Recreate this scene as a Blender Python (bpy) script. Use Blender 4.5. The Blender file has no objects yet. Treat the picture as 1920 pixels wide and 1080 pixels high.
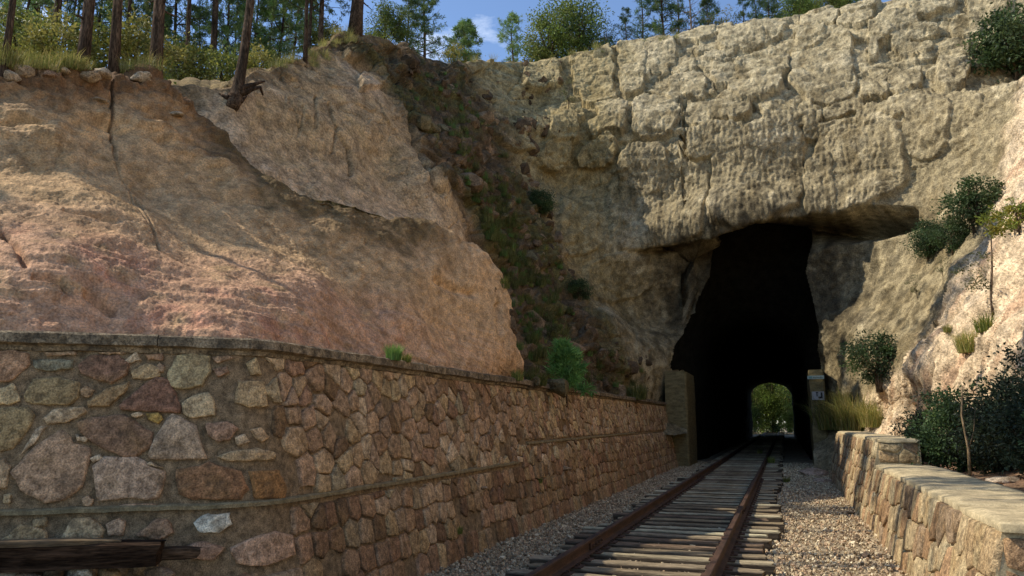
import bpy, math, random
import numpy as np
from mathutils import Vector, Matrix

# ------------------------------------------------------------------ camera, sky, sun, exposure
scene = bpy.context.scene
F = 1400.0                       # focal length in pixels of the 1920 px wide photograph
PITCH = math.atan(250 / F)
YAW = math.atan(510 / F * math.cos(PITCH))
CAMZ = 1.66
cam_d = bpy.data.cameras.new('camera')
cam_d.sensor_width = 36.0
cam_d.lens = 36.0 * F / 1920
cam_d.clip_start = 0.05
cam_d.clip_end = 2000
cam = bpy.data.objects.new('camera', cam_d)
cam.location = (0, 0, CAMZ)
cam.rotation_euler = (math.pi / 2 + PITCH, 0, YAW)
scene.collection.objects.link(cam)
scene.camera = cam

SUN_EL = math.radians(45)
SUN_BETA = math.radians(13)      # how far the sun stands on the camera's side of due left
sun_vec = Vector((-math.cos(SUN_EL) * math.cos(SUN_BETA), -math.cos(SUN_EL) * math.sin(SUN_BETA), math.sin(SUN_EL)))
world = bpy.data.worlds.new('World')
scene.world = world
world.use_nodes = True
wn = world.node_tree
wn.nodes.clear()
w_out = wn.nodes.new('ShaderNodeOutputWorld')
w_bg = wn.nodes.new('ShaderNodeBackground')
w_sky = wn.nodes.new('ShaderNodeTexSky')
w_sky.sky_type = 'NISHITA'
w_sky.sun_disc = False
w_sky.sun_elevation = SUN_EL
w_sky.sun_rotation = math.atan2(sun_vec.x, sun_vec.y)
w_sky.air_density = 1.0
w_sky.dust_density = 0.05
w_sky.altitude = 2300
w_sky.ozone_density = 2.0
w_bg.inputs['Strength'].default_value = 0.145
# thin drifting cloud
w_tc = wn.nodes.new('ShaderNodeTexCoord')
w_map = wn.nodes.new('ShaderNodeMapping')
w_map.inputs['Scale'].default_value = (2.2, 2.2, 5.0)
w_no = wn.nodes.new('ShaderNodeTexNoise')
w_no.inputs['Scale'].default_value = 1.6
w_no.inputs['Detail'].default_value = 8
w_no.inputs['Roughness'].default_value = 0.62
w_rmp = wn.nodes.new('ShaderNodeMapRange')
w_rmp.inputs['From Min'].default_value = 0.60
w_rmp.inputs['From Max'].default_value = 0.78
w_rmp.inputs['To Max'].default_value = 0.8
w_mix = wn.nodes.new('ShaderNodeMix')
w_mix.data_type = 'RGBA'
wn.links.new(w_tc.outputs['Generated'], w_map.inputs['Vector'])
wn.links.new(w_map.outputs['Vector'], w_no.inputs['Vector'])
wn.links.new(w_no.outputs['Fac'], w_rmp.inputs['Value'])
wn.links.new(w_rmp.outputs['Result'], w_mix.inputs['Factor'])
wn.links.new(w_sky.outputs['Color'], w_mix.inputs['A'])
w_mix.inputs['B'].default_value = (6.0, 6.4, 7.0, 1)
wn.links.new(w_mix.outputs['Result'], w_bg.inputs['Color'])
wn.links.new(w_bg.outputs['Background'], w_out.inputs['Surface'])

sun_d = bpy.data.lights.new('sun', 'SUN')
sun_d.energy = 3.1
sun_d.angle = math.radians(0.55)
sun_d.color = (1.0, 0.93, 0.81)
sun_o = bpy.data.objects.new('sun', sun_d)
sun_o.rotation_euler = sun_vec.to_track_quat('Z', 'Y').to_euler()
sun_o.location = (-30, -10, 40)
scene.collection.objects.link(sun_o)

scene.view_settings.view_transform = 'Standard'
scene.view_settings.look = 'None'
scene.view_settings.exposure = 0.72
scene.view_settings.gamma = 1.0
scene.view_settings.use_curve_mapping = False
scene.view_settings.use_white_balance = False
scene.cycles.max_bounces = 5
scene.cycles.diffuse_bounces = 3
scene.cycles.transparent_max_bounces = 4
scene.cycles.use_denoising = True

# ------------------------------------------------------------------ helpers
rng = np.random.default_rng(7)
random.seed(7)
COL = scene.collection
ct, st_ = math.cos(PITCH), math.sin(PITCH)
cy, sy = math.cos(YAW), math.sin(YAW)

def ray(px, py):
    """world direction of a photograph pixel (used to survey where things stand)"""
    u, v = (px - 960) / F, (540 - py) / F
    f = ct - v * st_
    return np.array((u * cy - f * sy, u * sy + f * cy, v * ct + st_))

def P(px, py, X=None, Y=None, r=None, z=None):
    d = ray(px, py)
    if X is not None: t = X / d[0]
    elif Y is not None: t = Y / d[1]
    elif z is not None: t = (z - CAMZ) / d[2]
    else: t = r / math.hypot(d[0], d[1])
    q = d * t
    q[2] += CAMZ
    return q

_perm = np.random.default_rng(3).permutation(256).astype(np.int32)
_perm = np.concatenate([_perm, _perm, _perm])
_g = np.random.default_rng(4).normal(size=(256, 3))
_g = (_g / np.linalg.norm(_g, axis=1)[:, None]).astype(np.float32)

def perlin(p):
    p = np.asarray(p)
    i = np.floor(p).astype(np.int32)
    f = (p - i).astype(np.float32)
    i &= 255
    w = f * f * f * (f * (f * 6 - 15) + 10)
    out = 0
    for dx in (0, 1):
        hx = _perm[i[:, 0] + dx]
        wx = w[:, 0] if dx else 1 - w[:, 0]
        for dy in (0, 1):
            hy = _perm[hx + i[:, 1] + dy]
            wy = w[:, 1] if dy else 1 - w[:, 1]
            for dz in (0, 1):
                h = _perm[hy + i[:, 2] + dz]
                wz = w[:, 2] if dz else 1 - w[:, 2]
                g = _g[h]
                out = out + wx * wy * wz * (g[:, 0] * (f[:, 0] - dx) + g[:, 1] * (f[:, 1] - dy) + g[:, 2] * (f[:, 2] - dz))
    return out * 1.5

def fbm(p, octaves=4, gain=0.5, ridged=False):
    p = np.asarray(p, dtype=np.float64)
    a, s, o = 1.0, 1.0, 0
    for k in range(octaves):
        n = perlin(p * s + 17.3 * k)
        if ridged: n = 1 - 2 * np.abs(n)
        o = o + a * n
        a *= gain
        s *= 2.03
    return o

def voro(p2, seed=0):
    """2-D cell noise: F1, F2-F1 distance to a cell border, random value per cell"""
    p2 = np.asarray(p2)
    i = np.floor(p2).astype(np.int64)
    f1 = np.full(len(p2), 9.0)
    f2 = np.full(len(p2), 9.0)
    cid = np.zeros(len(p2), np.int64)
    for dx in (-1, 0, 1):
        for dy in (-1, 0, 1):
            c = i + (dx, dy)
            h = _perm[(_perm[(c[:, 0] + seed) & 255] + c[:, 1]) & 255]
            h2 = _perm[h + 31]
            d = np.hypot(c[:, 0] + 0.1 + 0.8 * h / 255 - p2[:, 0], c[:, 1] + 0.1 + 0.8 * h2 / 255 - p2[:, 1])
            near = d < f1
            f2 = np.where(near, f1, np.minimum(f2, d))
            cid = np.where(near, h * 7 + h2, cid)
            f1 = np.where(near, d, f1)
    return f1, f2 - f1, (cid * 37 % 101) / 100.0

def sstep(a, b, x):
    t = np.clip((x - a) / (b - a), 0, 1)
    return t * t * (3 - 2 * t)

def tps(pts, vals, lam=1e-3):
    pts = np.asarray(pts, float)
    n = len(pts)
    d = np.linalg.norm(pts[:, None] - pts[None], axis=2)
    K = np.where(d > 0, d * d * np.log(d + 1e-12), 0) + lam * np.eye(n)
    Pm = np.c_[np.ones(n), pts]
    A = np.block([[K, Pm], [Pm.T, np.zeros((3, 3))]])
    s = np.linalg.solve(A, np.r_[vals, np.zeros(3)])
    def f(q):
        out = s[n] + s[n + 1] * q[:, 0] + s[n + 2] * q[:, 1]
        for k in range(n):
            dd = np.hypot(q[:, 0] - pts[k, 0], q[:, 1] - pts[k, 1])
            out = out + s[k] * dd * dd * np.log(dd + 1e-12)
        return out
    return f

def np_mesh(name, v, f, col=None, smooth=True):
    v = np.asarray(v, np.float32)
    f = np.asarray(f, np.int32)
    me = bpy.data.meshes.new(name)
    me.vertices.add(len(v))
    me.vertices.foreach_set('co', v.ravel())
    k = f.shape[1]
    me.loops.add(f.size)
    me.loops.foreach_set('vertex_index', f.ravel())
    me.polygons.add(len(f))
    me.polygons.foreach_set('loop_start', np.arange(0, f.size, k, dtype=np.int32))
    me.polygons.foreach_set('use_smooth', np.full(len(f), smooth))
    if col is not None:
        col = np.asarray(col, np.float32)
        if col.shape[1] == 3: col = np.c_[col, np.ones(len(col), np.float32)]
        at = me.color_attributes.new('col', 'FLOAT_COLOR', 'POINT')
        at.data.foreach_set('color', col.ravel())
    me.update(calc_edges=True)
    me.validate()
    return me

def link(name, me, mat=None, parent=None, label=None, cat=None, group=None, kind=None, loc=None):
    o = bpy.data.objects.new(name, me)
    COL.objects.link(o)
    if mat is not None and me is not None and not me.materials: me.materials.append(mat)
    if parent is not None: o.parent = parent
    if loc is not None: o.location = loc
    if label: o['label'] = label
    if cat: o['category'] = cat
    if group: o['group'] = group
    if kind: o['kind'] = kind
    return o

class MB:
    """collects polygons into one mesh"""
    def __init__(s): s.v, s.f, s.c = [], [], []
    def add(s, v, f, c=(1, 1, 1)):
        o = len(s.v)
        s.v += [tuple(x) for x in v]
        s.f += [tuple(i + o for i in q) for q in f]
        s.c += [tuple(c)] * len(v)
    def box(s, lo, hi, c=(1, 1, 1), bev=0.0):
        x0, y0, z0 = lo; x1, y1, z1 = hi
        s.add([(x0, y0, z0), (x1, y0, z0), (x1, y1, z0), (x0, y1, z0), (x0, y0, z1), (x1, y0, z1), (x1, y1, z1), (x0, y1, z1)],
              [(0, 3, 2, 1), (4, 5, 6, 7), (0, 1, 5, 4), (1, 2, 6, 5), (2, 3, 7, 6), (3, 0, 4, 7)], c)
    def tube(s, pts, rad, n=8, c=(1, 1, 1), cap=True):
        pts = [Vector(p) for p in pts]
        rings = []
        for k, p in enumerate(pts):
            t = (pts[min(k + 1, len(pts) - 1)] - pts[max(k - 1, 0)]).normalized()
            a = t.orthogonal().normalized() if k == 0 else (rings_a - t * rings_a.dot(t)).normalized()
            rings_a = a
            b = t.cross(a)
            r = rad[k] if hasattr(rad, '__len__') else rad
            rings.append([p + (a * math.cos(2 * math.pi * j / n) + b * math.sin(2 * math.pi * j / n)) * r for j in range(n)])
        v = [q for rg in rings for q in rg]
        f = []
        for k in range(len(pts) - 1):
            for j in range(n):
                f.append((k * n + j, k * n + (j + 1) % n, (k + 1) * n + (j + 1) % n, (k + 1) * n + j))
        if cap:
            f.append(tuple(range(n - 1, -1, -1)))
            f.append(tuple((len(pts) - 1) * n + j for j in range(n)))
        s.add(v, f, c)
    def mesh(s, name, smooth=False):
        me = bpy.data.meshes.new(name)
        me.from_pydata(s.v, [], s.f)
        at = me.color_attributes.new('col', 'FLOAT_COLOR', 'POINT')
        at.data.foreach_set('color', np.c_[np.array(s.c, np.float32), np.ones(len(s.c), np.float32)].ravel())
        if smooth: me.polygons.foreach_set('use_smooth', np.full(len(me.polygons), True))
        me.update()
        return me

# ------------------------------------------------------------------ materials
def mat_rock(name, base=None, rough=0.9, scale=6.0, var=0.35, bump=0.5, dark=None, dark_lo=0.52, dark_hi=0.75, dark_amt=0.6,
             stretch=(1, 1, 1), spec=0.15, fine=60.0, bump_dist=0.05, hue=None):
    """mineral surface: 'col' attribute (or a fixed colour) broken up by noise at three scales, with bump"""
    m = bpy.data.materials.new(name)
    m.use_nodes = True
    nt = m.node_tree
    N, L = nt.nodes, nt.links
    b = N['Principled BSDF']
    b.inputs['Roughness'].default_value = rough
    b.inputs['Specular IOR Level'].default_value = spec
    tc = N.new('ShaderNodeTexCoord')
    mp = N.new('ShaderNodeMapping')
    mp.inputs['Scale'].default_value = stretch
    L.new(tc.outputs['Object'], mp.inputs['Vector'])
    def noise(sc, det=6, ro=0.6):
        n = N.new('ShaderNodeTexNoise')
        n.inputs['Scale'].default_value = sc
        n.inputs['Detail'].default_value = det
        n.inputs['Roughness'].default_value = ro
        L.new(mp.outputs['Vector'], n.inputs['Vector'])
        return n.outputs['Fac']
    def mrange(x, a, bb, c, d):
        r = N.new('ShaderNodeMapRange')
        for k, q in zip(('From Min', 'From Max', 'To Min', 'To Max'), (a, bb, c, d)): r.inputs[k].default_value = q
        L.new(x, r.inputs['Value'])
        return r.outputs['Result']
    def mixc(fac, A, B, typ='MIX'):
        x = N.new('ShaderNodeMix'); x.data_type = 'RGBA'; x.blend_type = typ
        if isinstance(fac, float): x.inputs['Factor'].default_value = fac
        else: L.new(fac, x.inputs['Factor'])
        for k, q in (('A', A), ('B', B)):
            if isinstance(q, tuple): x.inputs[k].default_value = q + (1,) if len(q) == 3 else q
            else: L.new(q, x.inputs[k])
        return x.outputs['Result']
    if base is None:
        at = N.new('ShaderNodeVertexColor'); at.layer_name = 'col'
        c = at.outputs['Color']
    else:
        rgb = N.new('ShaderNodeRGB'); rgb.outputs[0].default_value = base + (1,)
        c = rgb.outputs[0]
    n1, n2, n3 = noise(scale * 0.18), noise(scale), noise(fine, 4, 0.65)
    if hue is not None:
        c = mixc(mrange(n1, 0.47, 0.66, 0, 0.6), c, hue)
    v = N.new('ShaderNodeMath'); v.operation = 'MULTIPLY'
    L.new(mrange(n2, 0.36, 0.64, 1 - var, 1 + var), v.inputs[0])
    L.new(mrange(n3, 0.37, 0.63, 1 - var, 1 + var), v.inputs[1])
    cb = N.new('ShaderNodeCombineColor')
    for k in range(3): L.new(v.outputs[0], cb.inputs[k])
    c = mixc(1.0, c, cb.outputs[0], 'MULTIPLY')
    if dark is not None:
        c = mixc(mrange(noise(scale * 0.45, 8, 0.68), dark_lo, dark_hi, 0, dark_amt), c, dark)
    c = mixc(1.0, c, (1.05, 0.99, 0.84), 'MULTIPLY')
    L.new(c, b.inputs['Base Color'])
    ad = N.new('ShaderNodeMath'); ad.operation = 'MULTIPLY_ADD'
    L.new(n3, ad.inputs[0]); ad.inputs[1].default_value = 0.28
    L.new(n2, ad.inputs[2])
    bp = N.new('ShaderNodeBump')
    bp.inputs['Strength'].default_value = bump
    bp.inputs['Distance'].default_value = bump_dist
    L.new(ad.outputs[0], bp.inputs['Height'])
    L.new(bp.outputs['Normal'], b.inputs['Normal'])
    return m

def mat_leaf(name, trans=0.35, rough=0.55, spec=0.25):
    m = bpy.data.materials.new(name)
    m.use_nodes = True
    nt = m.node_tree
    N, L = nt.nodes, nt.links
    b = N['Principled BSDF']
    b.inputs['Roughness'].default_value = rough
    b.inputs['Specular IOR Level'].default_value = spec
    at = N.new('ShaderNodeVertexColor'); at.layer_name = 'col'
    oi = N.new('ShaderNodeObjectInfo')
    mr = N.new('ShaderNodeMapRange')
    mr.inputs['To Min'].default_value = 0.75; mr.inputs['To Max'].default_value = 1.25
    L.new(oi.outputs['Random'], mr.inputs['Value'])
    mx = N.new('ShaderNodeVectorMath'); mx.operation = 'SCALE'
    L.new(at.outputs['Color'], mx.inputs[0]); L.new(mr.outputs['Result'], mx.inputs['Scale'])
    L.new(mx.outputs[0], b.inputs['Base Color'])
    tr = N.new('ShaderNodeBsdfTranslucent')
    L.new(mx.outputs[0], tr.inputs['Color'])
    ms = N.new('ShaderNodeMixShader'); ms.inputs[0].default_value = trans
    L.new(b.outputs[0], ms.inputs[1]); L.new(tr.outputs[0], ms.inputs[2])
    L.new(ms.outputs[0], N['Material Output'].inputs['Surface'])
    return m

M = {}
M['bank'] = mat_rock('bank_earth', scale=7, var=0.31, bump=0.95, dark=(0.16, 0.10, 0.055), dark_lo=0.58, dark_hi=0.80, dark_amt=0.4, fine=45, bump_dist=0.06)
M['cliff'] = mat_rock('cliff_rock', scale=3.6, var=0.38, bump=0.9, dark=(0.10, 0.085, 0.055), dark_lo=0.56, dark_hi=0.82, dark_amt=0.55, fine=22, bump_dist=0.12)
M['ground'] = mat_rock('ground_soil', scale=4, var=0.3, bump=0.6, fine=60, bump_dist=0.04, dark=(0.09, 0.07, 0.05), dark_amt=0.5)
M['stone'] = mat_rock('wall_stone', scale=18, var=0.40, bump=1.0, dark=(0.075, 0.055, 0.04), dark_lo=0.50, dark_hi=0.70, dark_amt=0.65, fine=75, bump_dist=0.03, hue=(0.25, 0.155, 0.075))
M['mortar'] = mat_rock('wall_mortar', base=(0.215, 0.155, 0.098), scale=16, var=0.42, bump=0.9, dark=(0.06, 0.05, 0.035), dark_amt=0.6, fine=110, bump_dist=0.025)
M['pointing'] = mat_rock('mortar_pointing', base=(0.21, 0.17, 0.105), scale=12, var=0.3, bump=0.5, dark=(0.1, 0.09, 0.05), fine=90, bump_dist=0.015)
M['coping'] = mat_rock('coping_concrete', base=(0.20, 0.158, 0.11), scale=11, var=0.5, bump=0.9, dark=(0.035, 0.03, 0.025), dark_lo=0.47, dark_hi=0.66, dark_amt=0.8, fine=60, bump_dist=0.03)
M['slab'] = mat_rock('platform_concrete', base=(0.44, 0.37, 0.25), scale=7, var=0.25, bump=0.5, dark=(0.16, 0.14, 0.10), dark_lo=0.52, dark_hi=0.75, dark_amt=0.6, fine=60, bump_dist=0.02)
M['pillar'] = mat_rock('pillar_concrete', base=(0.17, 0.14, 0.075), scale=5, var=0.3, bump=0.4, dark=(0.09, 0.07, 0.04), fine=40, bump_dist=0.03, stretch=(1, 1, 3))
M['soot_and_shade'] = mat_rock('tunnel_soot', base=(0.018, 0.016, 0.013), scale=3, var=0.3, bump=0.5, spec=0.02, rough=1.0, fine=20)
M['rust'] = mat_rock('rusty_steel', base=(0.062, 0.033, 0.021), scale=12, var=0.4, bump=0.3, dark=(0.03, 0.018, 0.012), fine=150, bump_dist=0.004, rough=0.75, spec=0.3, stretch=(1, .25, 1))
M['wood'] = mat_rock('weathered_timber', scale=9, var=0.42, bump=0.9, dark=(0.035, 0.027, 0.02), dark_lo=0.50, dark_hi=0.68, dark_amt=0.75, fine=55, bump_dist=0.02, stretch=(0.16, 1.6, 1.6))
M['char'] = mat_rock('charred_timber', scale=9, var=0.6, bump=1.0, fine=50, bump_dist=0.03, stretch=(0.15, 1.5, 1.5), rough=0.95, spec=0.05)
M['gravel'] = mat_rock('gravel_stone', scale=25, var=0.3, bump=0.3, fine=120, bump_dist=0.01)
M['bark'] = mat_rock('pine_bark', scale=9, var=0.6, bump=1.0, fine=40, bump_dist=0.05, stretch=(1, 1, 0.28), rough=0.95, spec=0.05, dark=(0.02, 0.016, 0.013), dark_lo=0.45, dark_hi=0.62, dark_amt=0.8)
M['leaf'] = mat_leaf('broad_leaves')
M['needle'] = mat_leaf('pine_needles', trans=0.25, rough=0.5)
M['grass'] = mat_leaf('grass_blades', trans=0.35, rough=0.6)
M['paint'] = mat_rock('sign_paint', scale=30, var=0.12, bump=0.05, fine=90, rough=0.6, bump_dist=0.002)
# ------------------------------------------------------------------ terrain: the near bank, the rock cliff, the ground
def col_mix(c, k, w):
    return c * (1 - w[:, None]) + np.array(k)[None] * w[:, None]

def normals_grid(V):
    du = np.gradient(V, axis=0)
    dv = np.gradient(V, axis=1)
    n = np.cross(du, dv)
    return n / (np.linalg.norm(n, axis=2)[..., None] + 1e-9)

def az_of(px, py=540):
    d = ray(px, py)
    return math.atan2(d[0], d[1])

def grid_faces(a, b):
    i = np.arange((a - 1) * b).reshape(a - 1, b)[:, :-1].ravel()
    return np.c_[i, i + b, i + b + 1, i + 1]

def seg_dist(p, poly):
    """distance from 2-D points to a polyline"""
    d = np.full(len(p), 1e9)
    for a, b in zip(poly[:-1], poly[1:]):
        a, b = np.array(a), np.array(b)
        ab = b - a
        t = np.clip(((p - a) @ ab) / (ab @ ab + 1e-12), 0, 1)
        d = np.minimum(d, np.linalg.norm(p - a - t[:, None] * ab, axis=1))
    return d

def project(v):
    """world points to photograph pixels: only used to look up where a surveyed feature of the rock lies"""
    x, y, z = v[:, 0], v[:, 1], v[:, 2] - CAMZ
    xc = x * cy + y * sy
    fw = -x * sy + y * cy
    zc = fw * ct + z * st_
    up = -fw * st_ + z * ct
    return np.c_[960 + F * xc / zc, 540 - F * up / zc]

TOP = 2.25                                   # wall top above the track bed
WT = np.array((-4.2, 5.24))                  # corner of the wall top
WD = np.array((-0.821, -0.571))              # the short section runs this way
WN = np.array((0.571, -0.821))               # and faces this way
BAT = 0.19

def terrain(name, az0, az1, ncol, nface, ctrl, crest, zbase, ext, disp, color, mat, next_=44, hole=None, lam=1e-3):
    """a cut face: for each bearing a profile climbs from zbase to the crest and runs on over the top"""
    # bearings in view are sampled finely, those beside the frame coarsely
    az = np.unique(np.r_[np.linspace(az0, az_of(-60), 70) if az0 < az_of(-60) else az0, np.linspace(max(az0, az_of(-60)), min(az1, az_of(1960)), ncol), np.linspace(az_of(1960), az1, 150) if az1 > az_of(1960) else az1])
    ncol = len(az)
    f = tps([(math.atan2(c[0], c[1]) * 14, c[2]) for c in ctrl], [math.hypot(c[0], c[1]) for c in ctrl], lam)
    ca = np.array([math.atan2(c[0], c[1]) for c in crest])
    cz = np.array([c[2] for c in crest])
    o = np.argsort(ca)
    ztop = np.interp(az, ca[o], cz[o])
    k = 9
    ztop = np.convolve(np.pad(ztop, k // 2, mode='edge'), np.ones(k) / k, 'valid')
    wob = perlin(np.c_[az * 31, az * 0, az * 0 + 3.3]) * 0.25 + perlin(np.c_[az * 83, az * 0, az * 0 + 1.3]) * 0.10
    ztop = ztop + wob * np.clip((ztop - 3) / 6, 0.15, 1)
    zb = zbase(az)
    q = np.linspace(0, 1, nface)
    Z = zb[:, None] + (ztop - zb)[:, None] * q[None]
    A = np.repeat(az[:, None], nface, 1)
    R = f(np.c_[A.ravel() * 14, Z.ravel()]).reshape(Z.shape)
    # roll over at the crest
    roll = np.clip((q - 0.97) / 0.03, 0, 1) ** 2
    R = R + roll[None] * 0.35
    e = np.linspace(0, 1, next_)[1:] ** 2.2
    Re, Ze = ext(az, R[:, -1], ztop, e)
    R = np.c_[R, Re]
    Z = np.c_[Z, Ze]
    A = np.repeat(az[:, None], R.shape[1], 1)
    V = np.stack([R * np.sin(A), R * np.cos(A), Z], 2)
    nrm = normals_grid(V)
    face = np.repeat(np.r_[np.ones(nface), np.zeros(R.shape[1] - nface)][None], ncol, 0)
    sgn = np.sign((nrm * np.stack([-np.sin(A), -np.cos(A), 0 * A + 0.4], 2)).sum(2).mean())
    nrm = nrm * sgn
    P0 = V.reshape(-1, 3)
    qq = np.repeat(np.r_[q, np.full(R.shape[1] - nface, 1.0)][None], ncol, 0).ravel()
    below = np.repeat(ztop[:, None], R.shape[1], 1).ravel() - P0[:, 2]
    D = disp(P0, project(P0), face.ravel(), below)
    V2 = P0 + nrm.reshape(-1, 3) * D[:, None]
    C = color(P0, project(P0), face.ravel(), below, D)
    Fc = grid_faces(*R.shape)
    if sgn < 0: Fc = Fc[:, ::-1]
    if hole is not None:
        ctr = P0[Fc].mean(1)
        Fc = Fc[~hole(ctr)]
    me = np_mesh(name, V2, Fc, C)
    return link(name, me, M[mat], kind='structure')

# ---- near bank behind the wall
def wl(s, back, z):                          # a point behind the short wall section
    p = WT + WD * s - WN * back
    return np.array((p[0], p[1], z))
bank_ctrl = [wl(1.5, .25, 2.2), wl(3, .25, 2.2), wl(6, .3, 2.2), wl(9, .3, 2.2), np.array((-4.5, 5.6, 2.2)), np.array((-4.5, 8, 2.2)),
             np.array((-4.5, 10, 2.2)), np.array((-4.5, 13, 2.2)),
             P(-300, 150, r=11.2), P(0, 155, r=10.9), P(150, 155, r=11.2), P(300, 160, r=11.8), P(415, 250, r=11.9), P(520, 340, r=11.2),
             P(640, 370, r=11.1), P(740, 400, r=11.6), P(850, 430, r=12.3), P(930, 490, r=12.9), P(950, 560, r=13.2), P(972, 690, r=13.1),
             P(0, 560, r=7.4), P(0, 400, r=8.6), P(0, 280, r=9.8), P(300, 560, r=7.8), P(300, 400, r=9.4), P(300, 260, r=10.9),
             P(520, 540, r=8.6), P(520, 430, r=10.0), P(700, 560, r=9.9), P(700, 470, r=10.8), P(850, 560, r=11.5), P(850, 640, r=11.2), P(900, 540, r=12.2),
             P(-300, 500, r=8.3), P(-300, 300, r=9.7), wl(1.5, .2, 1.5), wl(3, .2, 1.5), wl(6, .25, 1.5), np.array((-4.5, 5.8, 1.5)), np.array((-4.5, 10, 1.5))]
bank_crest = [P(-1100, 160, r=13), P(-600, 150, r=12), P(-300, 150, r=11.2), P(0, 152, r=10.9), P(120, 150, r=11), P(200, 150, r=11.4), P(260, 152, r=11.7), P(300, 160, r=11.8), P(350, 195, r=12),
              P(415, 250, r=11.9), P(470, 300, r=11.5), P(520, 335, r=11.2), P(580, 355, r=11.1), P(640, 370, r=11.1), P(740, 400, r=11.6), P(850, 430, r=12.3), P(900, 458, r=12.7), P(922, 490, r=12.9),
              P(940, 560, r=13.2), P(955, 640, r=13.1), P(975, 700, r=13.1), P(1000, 760, r=13.5), P(1030, 800, r=13.5)]
root_crack = [(207, 150), (211, 230), (214, 275), (226, 310), (248, 362), (262, 400), (285, 440)]

def bank_ext(az, rc, zc, e):
    px = 960 + F * np.tan(az + YAW) * 1.0
    w = sstep(235, 330, px)[:, None]         # 0: wooded slope climbing on; 1: back of the spur falling away
    d = e[None] * 75
    z_up = zc[:, None] + 0.05 + 9.0 * (1 - np.exp(-d * 0.52 / 9.0))
    r_up = rc[:, None] + d
    d2 = e[None] * 4.5
    z_dn = zc[:, None] - 1.6 * sstep(0, 1, e[None] * 1.0) - 0.02
    r_dn = rc[:, None] + d2
    return r_up * (1 - w) + r_dn * w, z_up * (1 - w) + z_dn * w

def bank_disp(p, pix, face, below):
    along = np.c_[p[:, 0] * 1.0, p[:, 1] * 1.0, p[:, 2] * 0.35]
    d = 0.15 * fbm(p * 0.55, 3) + 0.035 * fbm(along * 1.6, 3)
    d += 0.014 * fbm(p * 4.0, 4) + 0.010 * fbm(p * 19, 2)
    x, y = pix[:, 0], pix[:, 1]
    # slanting flow wrinkles low on the bank
    q = np.c_[(p[:, 2] * 2.6 + p[:, 1] * 0.55 - p[:, 0] * 0.35) * 2.6, (p[:, 1] - p[:, 2]) * 0.5, p[:, 0] * 0.5]
    low = sstep(3.9, 2.8, p[:, 2])
    d += low * 0.018 * fbm(q, 3, ridged=True)
    # ragged soil and root layer under the crest
    top = sstep(0.75, 0.15, below) * sstep(520, 250, x) * face
    d += top * (0.10 + 0.20 * fbm(p * np.array((1.6, 1.6, 3.2)), 3) + 0.06 * fbm(p * 9, 2))
    d += sstep(1.5, 0.9, below) * sstep(0.5, 0.9, below) * face * sstep(560, 300, x) * 0.20 * fbm(p * np.array((1.2, 1.2, 3)) + 9, 3)
    # dirty rim of the descending spur
    rim = sstep(0.55, 0.1, below) * sstep(330, 480, x) * face
    d += rim * (0.05 * fbm(p * 1.6, 3) + 0.03 * fbm(p * 7, 2))
    d -= 0.08 * np.exp(-(seg_dist(pix + 6 * np.c_[perlin(p * 3), perlin(p * 3 + 9)], root_crack) / 2.4) ** 2) * sstep(330, 230, y)
    d -= 0.025 * np.exp(-(seg_dist(pix + 5 * np.c_[perlin(p * 2), perlin(p * 2 + 9)], root_crack) / 1.3) ** 2)
    for ln, w_, dp in (([(120, 400), (215, 424)], 3, .05), ([(0, 436), (28, 470), (45, 510)], 5, .10), ([(60, 533), (105, 545), (122, 560)], 4, .12),
                       ([(820, 525), (890, 550)], 7, .10), ([(925, 575), (930, 625)], 4, .10), ([(160, 560), (210, 590)], 7, .10), ([(255, 360), (300, 470), (390, 497)], 2, .04)):
        d -= dp * np.exp(-(seg_dist(pix, ln) / w_) ** 2)
    return d * np.where(face > 0.5, 1, 0.75)

def bank_col(p, pix, face, below, D):
    x, y = pix[:, 0], pix[:, 1]
    n = fbm(p * 0.9, 4)
    n2 = fbm(p * 3.1 + 5, 4)
    n3 = fbm(np.c_[p[:, 0] * 2.5, p[:, 1] * 2.5, p[:, 2] * .5], 4)
    c = np.repeat(np.array([[0.49, 0.325, 0.185]]), len(p), 0)
    c = col_mix(c, (0.40, 0.26, 0.14), sstep(0.0, 0.7, n3))
    pink = sstep(3.75, 2.9, p[:, 2] + 0.35 * n + 0.10 * (p[:, 1] - 8)) * sstep(-0.75, 0.25, n2 + 0.35)
    c = col_mix(c, (0.51, 0.30, 0.205), pink * 0.8)
    c = col_mix(c, (0.47, 0.22, 0.155), sstep(0.25, 0.8, n + 0.5 * n2) * pink * 0.6)
    nst = fbm(np.c_[p[:, 0] * 4.0, p[:, 1] * 4.0, p[:, 2] * .35] + 31, 4)
    c = c * (1 + 0.16 * np.clip(nst, -1, 1))[:, None]
    c = col_mix(c, (0.56, 0.39, 0.25), sstep(700, 900, x + 90 * n) * 0.6)
    c = col_mix(c, (0.25, 0.165, 0.095), sstep(0.25, 0.9, n2 - 0.2 * n) * 0.32 * (1 - pink))
    brown = sstep(1.25, 0.25, below + 0.6 * n) * sstep(520, 380, x)
    c = col_mix(c, (0.165, 0.09, 0.048), brown * 0.9)
    rim = sstep(1.15, 0.15, below + 0.45 * n2) * sstep(330, 430, x) * sstep(900, 780, x)
    c = col_mix(c, (0.115, 0.08, 0.038), rim * 0.9)
    c = col_mix(c, (0.17, 0.135, 0.06), (1 - face) * 0.8)
    litter = (1 - face) * sstep(-0.3, 0.3, n2) * (x < 430)
    c = col_mix(c, (0.22, 0.12, 0.06), litter * 0.6)
    c = col_mix(c, (0.07, 0.045, 0.03), 0.5 * sstep(330, 250, y) * np.exp(-(seg_dist(pix, root_crack) / 2.5) ** 2))
    return np.clip(c * (1 + 0.10 * n2[:, None]), 0.01, 0.9)

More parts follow.
